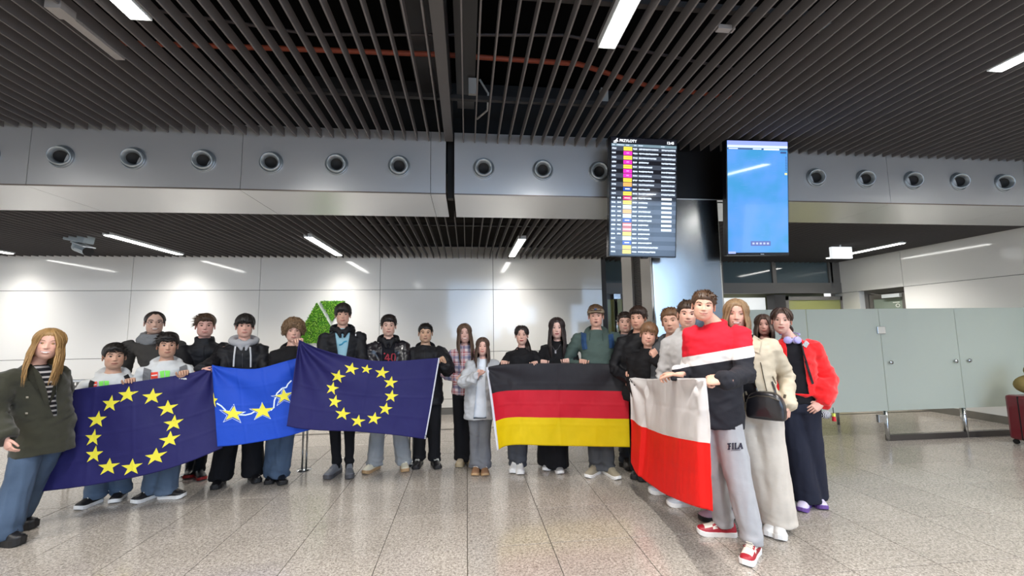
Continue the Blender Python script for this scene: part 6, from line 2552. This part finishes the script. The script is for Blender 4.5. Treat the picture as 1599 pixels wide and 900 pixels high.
MB().tube([(-.1, -.052, .045), (-.04, -.058, .07), (.04, -.058, .07), (.1, -.052, .045)], .003, 6).build('zip', ZB, bt)
MB().tube([(-.118, 0, .06), (-.125, .0, .085)], .008, 8).tube([(.118, 0, .06), (.125, .0, .085)], .008, 8).build('strap_ring', ZB, bt)
Ly = Lay([pb['top'], pb['shirt'], pb['trousers']], 3)
bpy.context.view_layer.update()
m = MB()
Ly.strip(m, [(1152, 548), (1170, 580), (1183, 612)], 3.2, .012, thick=.004)
Ly.strip(m, [(1213, 618), (1210, 606), (1206, 596)], 3.2, .012, thick=.004)
if m.f:
    localise(m, bt).build('strap', BL, bt)

# headphones and cross strap on the girl in red
pr_ = PEOPLE['red_jacket']
hp = thing('headphones', 'lilac over ear headphones resting around the neck of the girl in red', 'headphones', pr_['t'].matrix_world @ pr_['nb'], pr_['t'].rotation_euler.z)
LIL = mat('lilac', 'A9A2DA', .35)
nr = pr_['nr']
m = MB()
P = [Vector((math.cos(a) * nr * 1.65, math.sin(a) * nr * 1.7, .03 + .012 * math.sin(a))) for a in [math.radians(q) for q in range(-35, 216, 12)]]
m.tube(P, [(.009, .005)] * len(P), 8, ref=(0, 0, 1))
m.build('headband', LIL, hp, smooth=True)
for sx in (-1, 1):
    c = Vector((sx * .036, -nr * 1.5 - .028, -.022))
    q = MB().lathe([(0, .014), (.024, .013), (.031, .008), (.032, -.004), (.026, -.012), (0, -.012)], c=c, axis=(sx * .45, -1, .1), n=20).build('ear_cup', LIL, hp, smooth=True)
    MB().lathe([(0, -.012), (.03, -.013), (.031, -.026), (.018, -.03), (0, -.03)], c=c, axis=(sx * .45, -1, .1), n=20).build('ear_pad', mat('lilac_pad', 'C9C4E6', .7), q, smooth=True)
ct = thing('crossbody_bag', 'small black bag on a black strap worn by the girl in red', 'bag', at(1290, 648, 3.5))
bpy.context.view_layer.update()
Ly = Lay([pr_['top'], pr_['shirt']], 3.3)
m = MB()
Ly.strip(m, [(1249, 528), (1255, 552), (1262, 575), (1270, 600)], 4, .012, thick=.004)
if m.f:
    localise(m, ct).build('strap', ST_B, ct)
m = MB()
Ly.strip(m, [(1249, 528), (1254, 534), (1262, 540)], 9, .016, thick=.004)
if m.f:
    localise(m, ct).build('patterned_pad', stripes_mat('pattern_bw', '1A1A1E', 'D8D8DC', 90, 0, .5), ct)
MB().ball((0, 0, .0), (.05, .03, .035), 14, 8).build('bag_body', MATS['pattern_bw'], ct, smooth=True)
c = at(1302, 646, 3.46) - at(1290, 648, 3.5)
MB().tube([c + Vector((0, 0, .05)), c + Vector((0, 0, .0))], .003, 6).build('cord', BLACK, ct)
MB().tube([c, c + Vector((0, 0, -.025))], .013, 8).build('tassel_top', mat('tag_yellow', 'D8E060', .6), ct)
MB().tube([c + Vector((0, 0, -.025)), c + Vector((0, 0, -.065))], [.013, .016], 8).build('tassel', mat('tag_red', 'C21A28', .7), ct)
# bracelets
pa = PEOPLE['beige_jacket']['arms'][1]
m = MB()
m.ring(pa[2] + Vector((0, 0, -.004)), (.031, 0, 0), (0, .026, 0), .004, 18, 6)
m.build('bracelet', BLACK, PEOPLE['beige_jacket']['t'], smooth=True)
